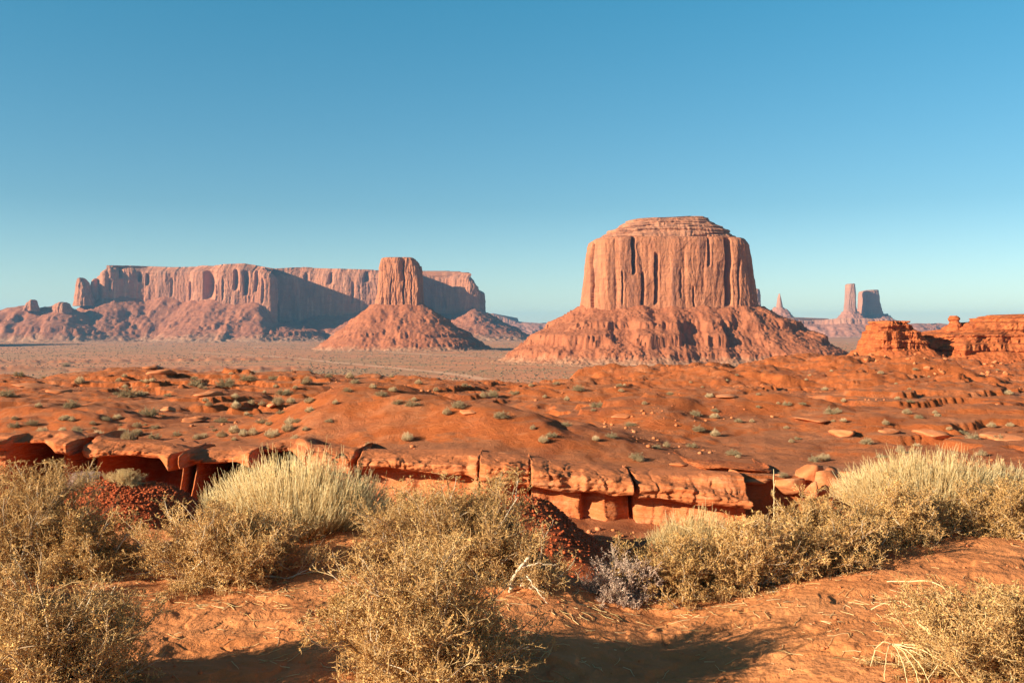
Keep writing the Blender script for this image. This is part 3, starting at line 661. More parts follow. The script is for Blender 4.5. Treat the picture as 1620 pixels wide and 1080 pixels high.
badland("badland_ridge", "long orange banded badland ridge running out of the right edge of the view",
    [(566, 1392, 2200, 1), (552, 1412, 2180, 1), (544, 1420, 2160, .97), (536, 1436, 2150, .95), (529, 1452, 2140, .92), (524, 1484, 2130, .88), (521, 1500, 2125, .85), (511, 1512, 2110, .82), (509, 1538, 2100, .80), (504, 1543, 2100, .79), (501, 1565, 2090, .76), (499, 1575, 2090, .74), (497.5, 1600, 2080, .72), (496, 1640, 2060, .7)], Dr + 20, 6.5, 4.0, 411, 1.3, 3.0, 1500, 110, 0.34, 17, Z(556, Dr), -16)
tk = tag(empty("balanced_rock", (X(1510, Dr + 14), Dr + 14, 0)), "small lumpy rock tower standing up on the crest of the orange badland ridge", "rock tower"); bpy.context.view_layer.update()
o, _ = loft("rock", [(530, 1496, 1526, 1), (520, 1500, 1521, 1), (513, 1502, 1518, .9), (509, 1504, 1515, .8), (505, 1501.5, 1515, .9), (501, 1503, 1514, .8), (499.5, 1505, 1511, .6)], Dr + 14, 120, 40, 1.4, .5, M_badc, None, 421, 2.6, depth=1.0, beds=.3)
rel(o, tk)

# ------------------------------------------------------------------ ledges along the wash
def ledge(name, label, px0, px1, pyt, pxk, dk, Tk, Rk, foot, material, seed, cat="rock ledge", rough=1.0, back=3.8, endw=.35, cave=False):
    """a hard bed over an undercut wall. pyt/dk/Tk/Rk: front top row, distance, thickness, recess at columns pxk"""
    dm = np.interp((px0 + px1) / 2, pxk, dk); n = int(abs(X(px1, dm) - X(px0, dm)) / 0.045) + 8
    px = np.linspace(px0, px1, n); d = np.interp(px, pxk, dk); x = X(px, d)
    y = d + 0.30 * n2(x / 1.6, 0 * x + seed, 1) + 0.10 * n2(x / .45, 0 * x + seed, 2)
    zt = Z(np.interp(px, pxk, pyt), d) + 0.04 * n2(x / .8, 0 * x + seed, 3)
    T = np.interp(px, pxk, Tk) * (1 + .25 * n2(x / 1.1, 0 * x + seed, 4)); R = np.interp(px, pxk, Rk) * (1 + .2 * n2(x / .6, 0 * x + seed, 5))
    e = 1 - np.minimum(1, np.minimum(np.arange(n), np.arange(n)[::-1]) * 0.045 / endw)     # ends turn back
    zf = (hgt(x, y - .4) - .02 if cave else hgt(x, y) - 0.25) if foot is None else np.full(n, foot)
    zb = np.minimum(hgt(x, y + back) - 0.10, zt + .22)
    o = []; zz = []
    def row(oo, z): o.append(oo + 0 * x); zz.append(z + 0 * x)
    row(-back, zb - .15)
    for q in np.linspace(.06, 1, 20):
        oo = -back + (back - .35) * q; sb = ss(2.6, 3.0, np.array(-oo))
        hp = hgt(x, y - oo, wash=False); sa = ss(.4, 1.1, np.array(-oo))
        row(oo, (zt + .02) * (1 - sa) + (hp + .07 - .20 * sb) * sa)
    for oo, f in ((-.18, .01), (-.06, .05), (0.0, .12), (.03, .25), (.05, .40), (.05, .55), (.02, .70), (-.02, .82), (-.07, .93), (-.16, 1.0)): row(oo, zt - T * f)
    for q in (.2, .45, .7, .9, 1.0): row(-.16 - (R - .0) * q, zt - T - 0.05 * q)
    hgt_w = (zt - T) - zf
    for q in np.linspace(.06, 1, 18): row(-.16 - R + R * .55 * q ** 1.5, zt - T - .05 - (hgt_w - .05) * q)
    if cave:
        for q in np.linspace(.2, 1, 8): row((-.16 - R * .45) * (1 - q) + .5 * q, zf + .02 * q)
    row(.9 if cave else .14, zf - .3)
    O = np.array(o) - (e ** 2 * (.6 if endw < .1 else 1.6))[None]; Zz = np.array(zz)
    # more rows: refine
    k0 = np.arange(len(O)); k1 = np.linspace(0, len(O) - 1, (len(O) - 1) * 2 + 1)
    O = np.array([np.interp(k1, k0, O[:, i]) for i in range(n)]).T; Zz = np.array([np.interp(k1, k0, Zz[:, i]) for i in range(n)]).T
    Xx = x[None] + 0 * O; Yy = y[None] - O
    beds = np.round(n3(Xx / 1.6, Yy / 2.6, Zz / .10, seed + 6) * 2.6) / 2.6
    jn = np.round(n3(Xx / .55, Yy / 1.5, Zz / 1.1, seed + 17) * 2.0) / 2.0
    crk = -0.09 * (1 - ss(0, .03, np.abs(n3(Xx / 1.1, Yy / 3, Zz / 2.2, seed + 18))))
    nz = (0.08 * n3(Xx / .5, Yy / .5, Zz / .4, seed + 7) + .05 * n3(Xx / .17, Yy / .17, Zz / .10, seed + 8) + .10 * beds + .09 * jn + crk) * rough
    fr = ss(-1.2, -.25, O)
    V = np.stack([Xx + nz * .3 * fr, Yy - nz * fr, Zz + nz * .25 * ss(-3.4, -1, O)], -1)
    c = (float(x.mean()), float(y.mean()), float(zt.mean()))
    ob = mk(name, V.reshape(-1, 3), gridf(V.shape[0], n)[:, ::-1], material, loc=c, smooth=False)
    return tag(ob, label, cat)
PK = [-500, -150, 0, 22, 40, 72, 84, 104, 118, 138, 160, 200, 250, 264, 284, 300, 340, 372, 395, 412, 460, 480, 600]
TP = [706, 704, 698, 698, 697, 696, 700, 702, 703, 706, 710, 713, 717, 720, 721, 724, 726, 722, 716, 709, 708, 716, 730]
DK = [34, 33.6, 33.2, 34.0, 34.2, 34.2, 32.6, 32.3, 33.3, 32.8, 32.6, 32.6, 32.2, 31.4, 31.3, 32.3, 32.4, 32.2, 31.6, 33.5, 33.8, 31.6, 31.0]
TK = [.5, .5, .3, .14, .12, .14, .40, .4, .25, .45, .26, .20, .2, .5, .45, .18, .16, .22, .5, .15, .15, .5, .5]
RK = [.6, .5, .3, 3.6, 4.4, 4.0, .4, 3.5, 4.0, .6, 4.8, 5.4, 5.0, 1.4, 1.6, 5.0, 5.5, 5.0, .7, 4.6, 4.4, .4, .5]
ledge("rock_ledge", "rounded orange ledge with a small dark hollow at the left edge of the view", -480, 120, TP, PK, DK, TK, RK, None, M_cave, 501, cave=True)
ledge("rock_ledge", "rounded overhanging ledge over the wide black cave left of the middle of the wash", 124, 272, TP, PK, DK, TK, RK, None, M_cave, 502, endw=.15, cave=True)
ledge("rock_ledge", "long brown ledge whose deep caves show black behind the left broom bush", 275, 560, TP, PK, DK, TK, RK, None, M_cave, 503, endw=.15, cave=True)
PK2 = [586, 620, 680, 740, 760, 800, 838, 842, 870, 905, 920, 926, 960, 1003, 1010, 1060, 1120, 1180, 1200]
TP2 = [728, 729, 733, 736, 733, 735, 740, 741, 746, 751, 752, 753, 757, 762, 766, 768, 778, 792, 797]
DK2 = [31.0, 30.8, 30.6, 30.3, 29.6, 29.5, 29.4, 29.2, 29.1, 29.1, 29.1, 28.9, 28.8, 28.6, 28.7, 28.5, 28.2, 27.8, 27.6]
TK2 = [.28, .28, .32, .4, .6, .62, .62, .58, .55, .52, .5, .5, .48, .46, .42, .45, .42, .25, .2]
RK2 = [.7, .8, .7, .6, .4, .5, .9, .7, .8, .6, .5, 1.2, .6, 1.3, .8, .6, .7, .8, .5]
LB = [(563, 757, "thin stepped rock slab between the tall left broom bush and the pale blocks", 511),
      (757.5, 840, "thick pale sandstone block, first of the big blocks over the red bank", 513), (840.3, 1005, "bedded sandstone block in the middle of the row, overhanging the black slot", 514), (1009, 1194, "long smooth tapering slab at the right end of the block row", 516)]
for a, b2, lab, sd in LB:
    ledge("sandstone_block", lab, a, b2, TP2, PK2, DK2, TK2, RK2, None, M_ledge, sd, "rock block", 1.0, endw=.05, back=3.6)
PK3 = [1100, 1110, 1150, 1200, 1238, 1245]
ledge("earth_bank", "sheer orange earth bank with a thin pale cap, right of the long slab", 1098, 1240, [742, 738, 738, 743, 748, 752], PK3, [31.2, 31, 30.8, 30.6, 30.4, 30.4], [.07] * 6, [.06] * 6, None, M_badc, 521, "bank", .6, back=2.4, endw=.5)

def rock_mesh(rng, n=14, p=3.2, rough=.12, flat=.7):
    u = np.linspace(0, 2 * math.pi, 2 * n, endpoint=False); v = np.linspace(-math.pi / 2 + .08, math.pi / 2 - .08, n)
    U, Vv = np.meshgrid(u, v); D = np.stack([np.cos(Vv) * np.cos(U), np.cos(Vv) * np.sin(U), np.sin(Vv)], -1)
    A = rng.normal(size=(3, 3)); Q, _ = np.linalg.qr(A); E = D @ Q
    r = 1 / (np.abs(E) ** p).sum(-1) ** (1 / p)
    o = rng.uniform(0, 99)
    r = r * (1 + rough * 1.6 * n3(D[..., 0] * 1.3 + o, D[..., 1] * 1.3, D[..., 2] * 1.3, 3) + rough * .6 * n3(D[..., 0] * 4 + o, D[..., 1] * 4, D[..., 2] * 4, 4))
    for _ in range(9):                                   # knock flat faces off the lump
        m_ = rng.normal(size=3); m_ /= np.linalg.norm(m_); c_ = rng.uniform(.62, .86); q_ = (D @ m_) * r; r = np.where(q_ > c_, r * c_ / np.maximum(q_, 1e-6), r)
    P = D * r[..., None]; P[..., 2] *= flat
    V = P.reshape(-1, 3); F = gridf(n, 2 * n, True)
    bot = len(V); V = np.vstack([V, P[0].mean(0), P[-1].mean(0)])
    k = np.arange(2 * n); tri = np.concatenate([np.stack([(k + 1) % (2 * n), k, np.full(2 * n, bot)], 1), np.stack([(n - 1) * 2 * n + k, (n - 1) * 2 * n + (k + 1) % (2 * n), np.full(2 * n, bot + 1)], 1)])
    return V, [F, tri]
RNG = np.random.default_rng(7)
def rock_at(px, py, wpx, hpx, label, name="boulder", cat="boulder", group=None, d=None, material=None, lift=.35, ydep=1.0, tilt=0.0, p=3.2, base=None):
    if d is None: x, y, z = hit(px, py)
    else: x, y = X(px, d), d; z = Z(py, d) if base is None else base
    w = wpx / FPX * y / 2; h = hpx / FPX * y / 2
    V, F = rock_mesh(RNG, 14, p, .13, 1.0)
    V = V * np.array([w, w * ydep, h]); c, s_ = math.cos(tilt), math.sin(tilt)
    V = V @ np.array([[c, 0, -s_], [0, 1, 0], [s_, 0, c]]).T
    return tag(mk(name, V + np.array([x, y + w * .5 * ydep, z + h * lift]), F, material or M_bould, loc=(x, y, z)), label, cat, group)
for a in [(1283, 766, 52, 40, "broad flat topped boulder, highest of the pile above the right bushes"), (1256, 776, 46, 26, "low wedge shaped boulder at the left of the pile above the right bushes"),
          (1318, 783, 46, 44, "big smooth boulder at the right of the pile above the right bushes"), (1287, 790, 25, 34, "small upright boulder at the foot of the pile above the right bushes"),
          (1238, 760, 22, 12, "small dark flat stone between the earth bank and the boulder pile"), (1345, 762, 40, 18, "half buried slab just right of the boulder pile")]:
    rock_at(*a, d=29.5 - (a[1] - 766) * .05, p=7, lift=.5)
for a in [(252, 592, 44, 12, "dark overhanging slab on the far left orange crest"), (236, 583, 30, 6, "thin pale slab on top of the far left orange crest"), (745, 654, 34, 8, "small slab beside grey scrub beyond the dome mound"),
          (983, 662, 36, 8, "thin dark edged slab on the middle hills"), (40, 612, 60, 6, "long pale slab at the left edge below the far crest"), (85, 622, 40, 6, "second pale slab at the left below the far crest"),
          (330, 626, 44, 9, "tilted pale slab on the left brown flats"), (1344, 690, 40, 16, "smooth oval sandstone slab in the hollow on the right"), (1300, 668, 60, 6, "long thin shelf of rock on the right hills"),
          (1405, 684, 46, 8, "flat slab right of the oval slab on the right hills"), (1480, 690, 52, 12, "thick ledge piece with black shade on the right hills"), (1590, 694, 70, 12, "wide rock shelf at the right edge of the hills"),
          (1150, 628, 40, 5, "thin rock shelf on the far right orange hills"), (645, 726, 40, 6, "thin crumbling slab above the row of pale blocks"), (802, 722, 30, 7, "dark cracked slab on the dome mound foot"),
          (1005, 752, 40, 7, "crumbly thin slab lying above the notched block"), (1080, 738, 34, 8, "broken slab at the left end of the earth bank"), (1105, 760, 30, 9, "loose slab lying on the long smooth slab"),
          (1195, 772, 50, 10, "cracked flat slab between the long slab and the boulder pile"), (560, 718, 30, 7, "dark broken slab by the tip of the left broom bush"), (300, 668, 40, 8, "orange slab in the stony dip at left"),
          (265, 650, 26, 10, "orange block beside a grey shrub at left"), (310, 664, 30, 8, "stepped slab below the orange block at left"), (430, 642, 20, 7, "small pale stone by straw tufts at left")]:
    rock_at(*a[:5], name="rock_slab", cat="rock slab", ydep=1.3, p=4.5, lift=.2, tilt=float(RNG.uniform(-.08, .08)))
# blocks tumbled down the foot of the badland ridge
labs = []
for i in range(34):
    px = float(RNG.choice([1375, 1420, 1435, 1480, 1490, 1560, 1580, 1590]) + RNG.normal() * 14); py = 556 + float(RNG.uniform(2, 40)) * (.5 if px < 1450 else 1)
    wpx = float(RNG.uniform(4, 11)); rock_at(px, py, wpx, wpx * .7, "pale fallen block in the rubble below the orange badland ridge", name="fallen_block", cat="boulder", group="blocks fallen below the badland ridge", p=4)

def scatter_stones(name, kind_pts, smin, smax, material, seed, flat=.65, sink=.3):
    rng = np.random.default_rng(seed); n = len(kind_pts)
    B = []; 
    for k in range(6): B.append(rock_mesh(rng, 4, 3, .25, flat))
    V = []; F4 = []; F3 = []; off = 0
    s = smin * (smax / smin) ** (rng.random(n) ** 2.2); a = rng.random(n) * 6.28
    for i in range(n):
        v, (f4, f3) = B[i % 6]; c, q = math.cos(a[i]), math.sin(a[i])
        w = v * s[i]; w = np.stack([w[:, 0] * c - w[:, 1] * q, w[:, 0] * q + w[:, 1] * c, w[:, 2] + s[i] * flat * (1 - sink * 2)], 1) + kind_pts[i]
        V.append(w); F4.append(f4 + off); F3.append(f3 + off); off += len(v)
    return tag(mk(name, np.concatenate(V), [np.concatenate(F4), np.concatenate(F3)], material), kind='stuff')
def on_ground(x, y): return np.stack([x, y, hgt(x, y)], 1)
rng = np.random.default_rng(3)
x = rng.uniform(-5, 6, 2600); y = rng.uniform(3.2, 10, 2600); k_ = np.abs(x) < y * .62
tag(scatter_stones("gravel", on_ground(x[k_], y[k_]), .002, .016, M_bould, 4), "small loose stones and grit strewn over the near sand", "gravel")
d_ = 20 * (8 ** rng.random(18000)); tb_ = rng.uniform(-.6, .6, 18000); q_ = n2(d_ * tb_ / 9, d_ / 6, 91) > .24; x = d_ * tb_; y = d_
tag(scatter_stones("stones", on_ground(x[q_], y[q_]), .015, .13, M_bould, 5), "loose stones scattered over the orange hills", "stones")
def around(px, d, rw, rd, n): return X(px, d) + rng.normal(size=n) * rw, d + rng.normal(size=n) * rd
xs = [around(205, 24.2, 1.4, 1.0, 3800), around(235, 23.5, .8, .8, 900), around(860, 23.5, 1.0, 1.5, 2400), around(780, 24, 1, 1.2, 900), around(900, 19.5, .8, 1, 300), around(-40, 25, 2, 1, 300)]
x = np.concatenate([a[0] for a in xs]); y = np.concatenate([a[1] for a in xs])
tag(scatter_stones("rubble", on_ground(x, y), .012, .06, M_rubble, 6), "dark red clods covering the mounds in the wash", "rubble")
# bigger loose blocks on the scree of the two near buttes

# ------------------------------------------------------------------ plants
def unit(v): return v / (np.linalg.norm(v, axis=-1, keepdims=True) + 1e-9)
def grow(rng, p, d, L, K, wob, up):
    """polylines (N,K,3) starting at p along d with total length L"""
    P = [p]; d = unit(d)
    for k in range(K - 1):
        d = unit(d + wob * rng.normal(size=d.shape) + np.array([0, 0, up]))
        P.append(P[-1] + d * (L / (K - 1))[:, None])
    return np.stack(P, 1)
def children(rng, P, n, spread, tmin=.3, up=.15):
    """n child start points and directions on each polyline"""
    N, K, _ = P.shape; t = rng.uniform(tmin, 1, (N, n)) * (K - 1); i = np.minimum(t.astype(int), K - 2); f = (t - i)[..., None]
    a = np.take_along_axis(P, i[..., None].repeat(3, -1), 1); b = np.take_along_axis(P, (i + 1)[..., None].repeat(3, -1), 1)
    s = a * (1 - f) + b * f; d = unit(b - a) + spread * rng.normal(size=s.shape) + np.array([0, 0, up])
    return s.reshape(-1, 3), unit(d.reshape(-1, 3))
def taper(N, K, r0, r1): return np.broadcast_to(np.linspace(r0, r1, K)[None], (N, K))
def quads(C, A, B):
    """leaf quads: centre, half axis along, half axis across"""
    V = np.stack([C - A, C + B * .9, C + A, C - B * .9], 1); return V.reshape(-1, 3), np.arange(len(C) * 4).reshape(-1, 4)
def fix_floor(V, zfun=None):
    V[..., 2] = np.maximum(V[..., 2], 0.004); return V
def lump(rng, D, seed): return 1 + 0.30 * n3(D[:, 0] * 1.6 + seed, D[:, 1] * 1.6, D[:, 2] * 1.6, seed) + .18 * n3(D[:, 0] * 4 + seed, D[:, 1] * 4, D[:, 2] * 4, seed + 1)

def scrub(name, label, px, py, rx, ry, h, seed, n1=46, n2_=9, n3_=8, n4=5, leafn=3, leaf=1.0, cat="bush", mats=None, d=None, lean=(0, 0), dense=1.0, wood=1.0, minz=.12):
    """dense twiggy desert scrub, built from the stems out"""
    rng = np.random.default_rng(seed); d = d or EYE * FPX / (py - HOR); x, y = X(px, d), d; z = hz(x, y)
    mats = mats or (M_wood, M_twig, M_leaf)
    root = tag(empty(name, (x, y, z)), label, cat)
    az = rng.uniform(0, 2 * math.pi, n1); el = np.arcsin(rng.uniform(minz, 1, n1)); 
    D = np.stack([np.cos(el) * np.cos(az), np.cos(el) * np.sin(az), np.sin(el)], 1); D[:, 0] += lean[0] * .5; D[:, 1] += lean[1] * .5; D = unit(D)
    L = 1 / np.sqrt((D[:, 0] / rx) ** 2 + (D[:, 1] / ry) ** 2 + (D[:, 2] / h) ** 2) * rng.uniform(.62, .84, n1) * lump(rng, D, seed)
    p0 = np.stack([rng.normal(size=n1) * rx * .10, rng.normal(size=n1) * ry * .10, np.full(n1, -.03)], 1)
    P1 = grow(rng, p0, D, L, 8, .13, .02); R0 = (rx + ry + h) / 3
    s, dd = children(rng, P1, n2_, .62, .22); P2 = grow(rng, s, dd, R0 * rng.uniform(.22, .46, len(s)), 5, .2, .05)
    s, dd = children(rng, P2, n3_, .85, .15); P3 = grow(rng, s, dd, R0 * rng.uniform(.10, .22, len(s)), 4, .25, .05)
    s, dd = children(rng, P3, n4, .9, .1); P4 = grow(rng, s, dd, R0 * rng.uniform(.025, .075, len(s)), 3, .2, .05)
    for P in (P1, P2, P3, P4): P[..., 2] = np.where(P[..., 2] > h, h + (P[..., 2] - h) * .3, P[..., 2])
    for P in (P1, P2, P3, P4): P[:, 1:, 2] = np.where(P[:, 1:, 2] < .012, .012 + .02 * rng.random(P[:, 1:, 2].shape), P[:, 1:, 2])
    V1, F1 = tubes(P1, taper(len(P1), 8, .0085 * wood, .0030), 5); V2, F2 = tubes(P2, taper(len(P2), 5, .0032, .0016), 3)
    t1 = np.repeat(rng.random(len(P1)), 8 * 5); t2 = np.repeat(rng.random(len(P2)), 5 * 3)
    mk("branches", np.vstack([V1, V2]), [F1, F2 + len(V1)], mats[0], root, attrs={'tint': np.r_[t1, t2]})
    V3, F3 = tubes(P3, taper(len(P3), 4, .0017, .0011), 3); V4, F4 = tubes(P4, taper(len(P4), 3, .0012, .0008), 3)
    t3 = np.repeat(rng.random(len(P3)), 12); t4 = np.repeat(rng.random(len(P4)), 9)
    mk("twigs", np.vstack([V3, V4]), [F3, F4 + len(V3)], mats[1], root, attrs={'tint': np.r_[t3, t4]})
    if leafn:
        s, dd = children(rng, P4, leafn, 1.1, 0.0, .3); n = len(s); l = .0052 * leaf * rng.uniform(.6, 1.4, n)[:, None]
        A = dd * l; Bv = unit(np.cross(dd, rng.normal(size=dd.shape))) * l * .55
        V, F = quads(s + A, A, Bv); V[:, 2] = np.maximum(V[:, 2], .006)
        mk("leaves", V, F, mats[2], root, attrs={'tint': np.repeat(np.clip(rng.normal(.5, .25, n) + .45 * n3(s[:, 0] * 9, s[:, 1] * 9, s[:, 2] * 9, seed), 0, 1), 4)})
    return root
def broom(name, label, px, py, rx, ry, h, seed, n=1500, d=None, cat="bush", mats=None, fan=.75, r=.0016, lean=(0, 0), base=.35):
    """broom of upright pale stems, each with a few upright side stems"""
    rng = np.random.default_rng(seed); d = d or EYE * FPX / (py - HOR); x, y = X(px, d), d; z = hz(x, y)
    mats = mats or (M_wood, M_straw, M_straw)
    root = tag(empty(name, (x, y, z)), label, cat)
    q = np.sqrt(rng.random(n)); a = rng.uniform(0, 2 * math.pi, n); tx, ty = q * np.cos(a), q * np.sin(a)
    rag = 1 + .16 * n2(tx * 2.2 + seed, ty * 2.2, 7) + .10 * n2(tx * 6 + seed, ty * 6, 8)
    tip = np.stack([tx * rx + lean[0] * h, ty * ry + lean[1] * h, h * (1 - .55 * q ** 2.2) * rag * rng.uniform(.72, 1.05, n)], 1)
    p0 = np.stack([tx * rx * base + rng.normal(size=n) * .02, ty * ry * base + rng.normal(size=n) * .02, np.full(n, -.01)], 1)
    c = p0 + (tip - p0) * np.array([.72, .72, .40]) * fan + rng.normal(size=(n, 3)) * .012
    t = np.linspace(0, 1, 6)[None, :, None]; P = (1 - t) ** 2 * p0[:, None] + 2 * t * (1 - t) * c[:, None] + t ** 2 * tip[:, None]
    P[:, 1:] += rng.normal(size=P[:, 1:].shape) * .005; P[..., 2] = np.where(np.arange(6)[None] > 0, np.maximum(P[..., 2], .01), P[..., 2])
    V, F = tubes(P, taper(n, 6, r * 1.5, r * .7), 3)
    tn = np.clip(rng.normal(.55, .25, n), 0, 1)
    mk("stems", V, F, mats[1], root, attrs={'tint': np.repeat(tn, 18)})
    s, dd = children(rng, P, 6, .28, .35, .7); P2 = grow(rng, s, dd, rng.uniform(.05, .13, len(s)) * h / .6, 4, .10, .12)
    V2, F2 = tubes(P2, taper(len(P2), 4, r * .75, r * .5), 3)
    mk("side_stems", V2, F2, mats[2], root, attrs={'tint': np.repeat(np.clip(rng.normal(.6, .28, len(P2)), 0, 1), 12)})
    m = 26; D = unit(np.stack([rng.normal(size=m), rng.normal(size=m), np.abs(rng.normal(size=m)) * .8 + .25], 1))
    P3 = grow(rng, np.stack([rng.normal(size=m) * rx * .2, rng.normal(size=m) * ry * .2, 0 * D[:, 0] - .02], 1), D, rng.uniform(.3, .6, m) * h, 6, .14, .05); P3[..., 2] = np.maximum(P3[..., 2], -.02)
    V3, F3 = tubes(P3, taper(m, 6, .007, .003), 5)
    mk("branches", V3, F3, mats[0], root, attrs={'tint': np.repeat(rng.random(m), 30)})
    return root

G3 = (M_wood, M_grey, M_grey)
scrub("scrub_bush", "golden twiggy bush filling the bottom left corner of the photo", 45, 1125, .58, .52, .80, 1001, n1=56, leafn=3)
scrub("scrub_bush", "olive gold bush behind the corner bush at the left edge", 30, 905, .78, .60, .70, 1002, n1=60, leafn=3)
scrub("scrub_bush", "dark half shaded bush lobe right of the left edge bush", 150, 915, .34, .34, .50, 1003, n1=34, leafn=3)
broom("broom_bush", "tall pale broom bush of upright stems, left of the middle", 470, 866, .74, .62, .60, 1004, n=1900)
scrub("scrub_bush", "low golden twiggy bush in front of the tall left broom bush", 365, 925, .66, .48, .50, 1005, n1=56, leafn=3)
scrub("scrub_bush", "greenish twiggy bush, rear one of the two in the middle of the foreground", 728, 915, .74, .56, .66, 1006, n1=72, leafn=3)
scrub("scrub_bush", "big golden bush nearest the viewer in the middle of the foreground", 676, 1085, .54, .50, .72, 1007, n1=60, leafn=3)
scrub("scrub_bush", "bare pale twiggy bush with a thick white limb, right side of the middle clump", 838, 940, .30, .28, .42, 1008, n1=26, n2_=8, n3_=7, n4=4, leafn=1, wood=1.5)
scrub("grey_bush", "small hazy grey mauve bush standing in the notch of the sand edge", 984, 932, .26, .26, .36, 1009, n1=40, leafn=1, mats=G3)
scrub("scrub_bush", "leftmost green gold bush of the long right hand row", 1070, 925, .46, .40, .40, 1010, n1=50, leafn=3)
scrub("scrub_bush", "tan twiggy bush around the weathered stump in the right hand row", 1190, 918, .50, .42, .50, 1011, n1=54, leafn=3)
scrub("scrub_bush", "tan twiggy bush under the left end of the tall right broom bush", 1310, 902, .48, .40, .50, 1012, n1=52, leafn=3)
scrub("scrub_bush", "tan twiggy bush with dark hollow beneath, under the middle of the tall right broom", 1425, 880, .52, .40, .46, 1013, n1=54, leafn=3)
scrub("scrub_bush", "tangled twiggy bush at the right edge above the sand bank", 1590, 872, .56, .40, .44, 1014, n1=52, leafn=3)
broom("broom_bush", "tallest pale straw broom bush at the right end of the row", 1465, 845, .76, .56, .53, 1015, n=2200, r=.0017)
broom("broom_bush", "smaller pale straw broom bush fanning out at the right edge", 1588, 838, .42, .40, .42, 1016, n=900, r=.0017)
broom("broom_bush", "low straw coloured broom poking up behind the leftmost bush of the right row", 1105, 870, .40, .36, .42, 1017, n=800, d=7.6)
scrub("sprawling_bush", "sparse sprawling dry bush in the bottom right corner", 1600, 1075, .62, .52, .42, 1018, n1=46, leafn=2, lean=(-.5, 0), mats=(M_straw, M_twig, M_leaf), minz=.05)
scrub("scrub_bush", "small scraggly tuft at the foot of the sand bank left of the middle bush", 545, 985, .15, .13, .12, 1019, n1=22, n2_=6, n3_=6, n4=4, leafn=3)
scrub("scrub_bush", "low grey green scrub right behind the rear middle bush", 640, 800, .5, .4, .48, 1020, n1=36, leafn=3, d=9.0)
scrub("grey_bush", "pale dry bush on top of the red clod mound in the wash at left", 195, 752, .62, .5, .36, 1021, n1=40, n4=4, leafn=0, d=24.6, mats=(M_straw, M_straw, M_straw), wood=1.5)
scrub("grey_bush", "faint grey bush left of the pale one on the red clod mound", 130, 762, .8, .5, .34, 1022, n1=40, n4=4, leafn=1, d=24.9, mats=G3)
scrub("grey_bush", "pale shrub deep in the wash beside the red bank, above the grey mauve bush", 955, 830, .5, .45, .55, 1023, n1=40, n4=4, leafn=2, d=20.5, mats=G3)
scrub("grey_bush", "small dark shrub under the orange wall of the wash", 1003, 850, .38, .35, .45, 1024, n1=36, n4=4, leafn=3, d=21.5, mats=(M_wood, M_grey, M_sage))
scrub("scrub_bush", "dry bush beyond the left edge of the view, shading the near sand", -330, 1000, .55, .5, .66, 1025, n1=40, leafn=3)

def polyt(name, label, pts, r0, r1, material, cat, S=6, extra=(), jit=.0, seed=0, loc=None):
    rng = np.random.default_rng(seed); Vs = []; Fs = []; o = 0
    for k, (pp, a, b2) in enumerate([(pts, r0, r1)] + list(extra)):
        pp = np.array(pp, float); t = np.linspace(0, 1, 22); q = np.stack([np.interp(t, np.linspace(0, 1, len(pp)), pp[:, i]) for i in range(3)], 1)
        ker = np.array([.25, .5, .25])
        for _ in range(3): q[1:-1] = .25 * q[:-2] + .5 * q[1:-1] + .25 * q[2:]
        q[1:-1] += rng.normal(size=q[1:-1].shape) * jit
        R = np.linspace(a, b2, 22) * (1 + .12 * rng.normal(size=22)); V, F = tubes(q[None], R[None], S); Vs.append(V); Fs.append(F + o); o += len(V)
    V = np.vstack(Vs); return tag(mk(name, V, Fs, material, loc=loc or tuple(V.mean(0)), attrs={'tint': np.full(len(V), .8) + .15 * rng.normal(size=len(V))}), label, cat)
x, y = X(812, 6.1), 6.1; z = hz(x, y)
polyt("dead_limb", "thick bleached dead limb rising from the middle clump of bushes", [(x - .02, y, z), (x + .0, y - .04, z + .10), (x + .06, y - .08, z + .19), (x + .10, y - .1, z + .24)], .014, .006, M_wood, "branch",
      extra=[([(x + .05, y - .07, z + .17), (x + .14, y - .1, z + .2), (x + .26, y - .1, z + .19)], .006, .002), ([(x + .08, y - .09, z + .12), (x + .16, y - .2, z + .04), (x + .2, y - .25, z + .0)], .005, .002)], jit=.003)
x, y = X(1118, 6.55), 6.45; z = hz(x, y)
polyt("dead_stump", "weathered blond stump with broken fingers at the foot of the right hand row", [(x - .07, y, z + .0), (x - .02, y, z + .05), (x + .05, y, z + .09)], .026, .016, M_straw, "stump",
      extra=[([(x + .04, y, z + .08), (x + .09, y - .02, z + .12), (x + .13, y, z + .17)], .012, .003), ([(x + .04, y, z + .08), (x + .1, y - .03, z + .08), (x + .17, y - .05, z + .05)], .010, .003), ([(x + .03, y, z + .08), (x + .02, y - .02, z + .14)], .009, .003), ([(x - .05, y, z + .02), (x - .04, y - .05, z), (x - .0, y - .1, z - .01)], .012, .004)], jit=.004)
x, y = X(1225, 7.3), 7.3; z = hz(x, y)
polyt("dry_stalk", "single thin upright dry flower stalk rising above the right hand row", [(x, y, z), (x + .003, y, z + .3), (x - .002, y, Z(742, y))], .0045, .0022, M_straw, "stalk", extra=[([(x, y, z + .5), (x + .012, y, z + .56)], .003, .002), ([(x, y, z + .44), (x - .012, y, z + .49)], .003, .002)], jit=.001)
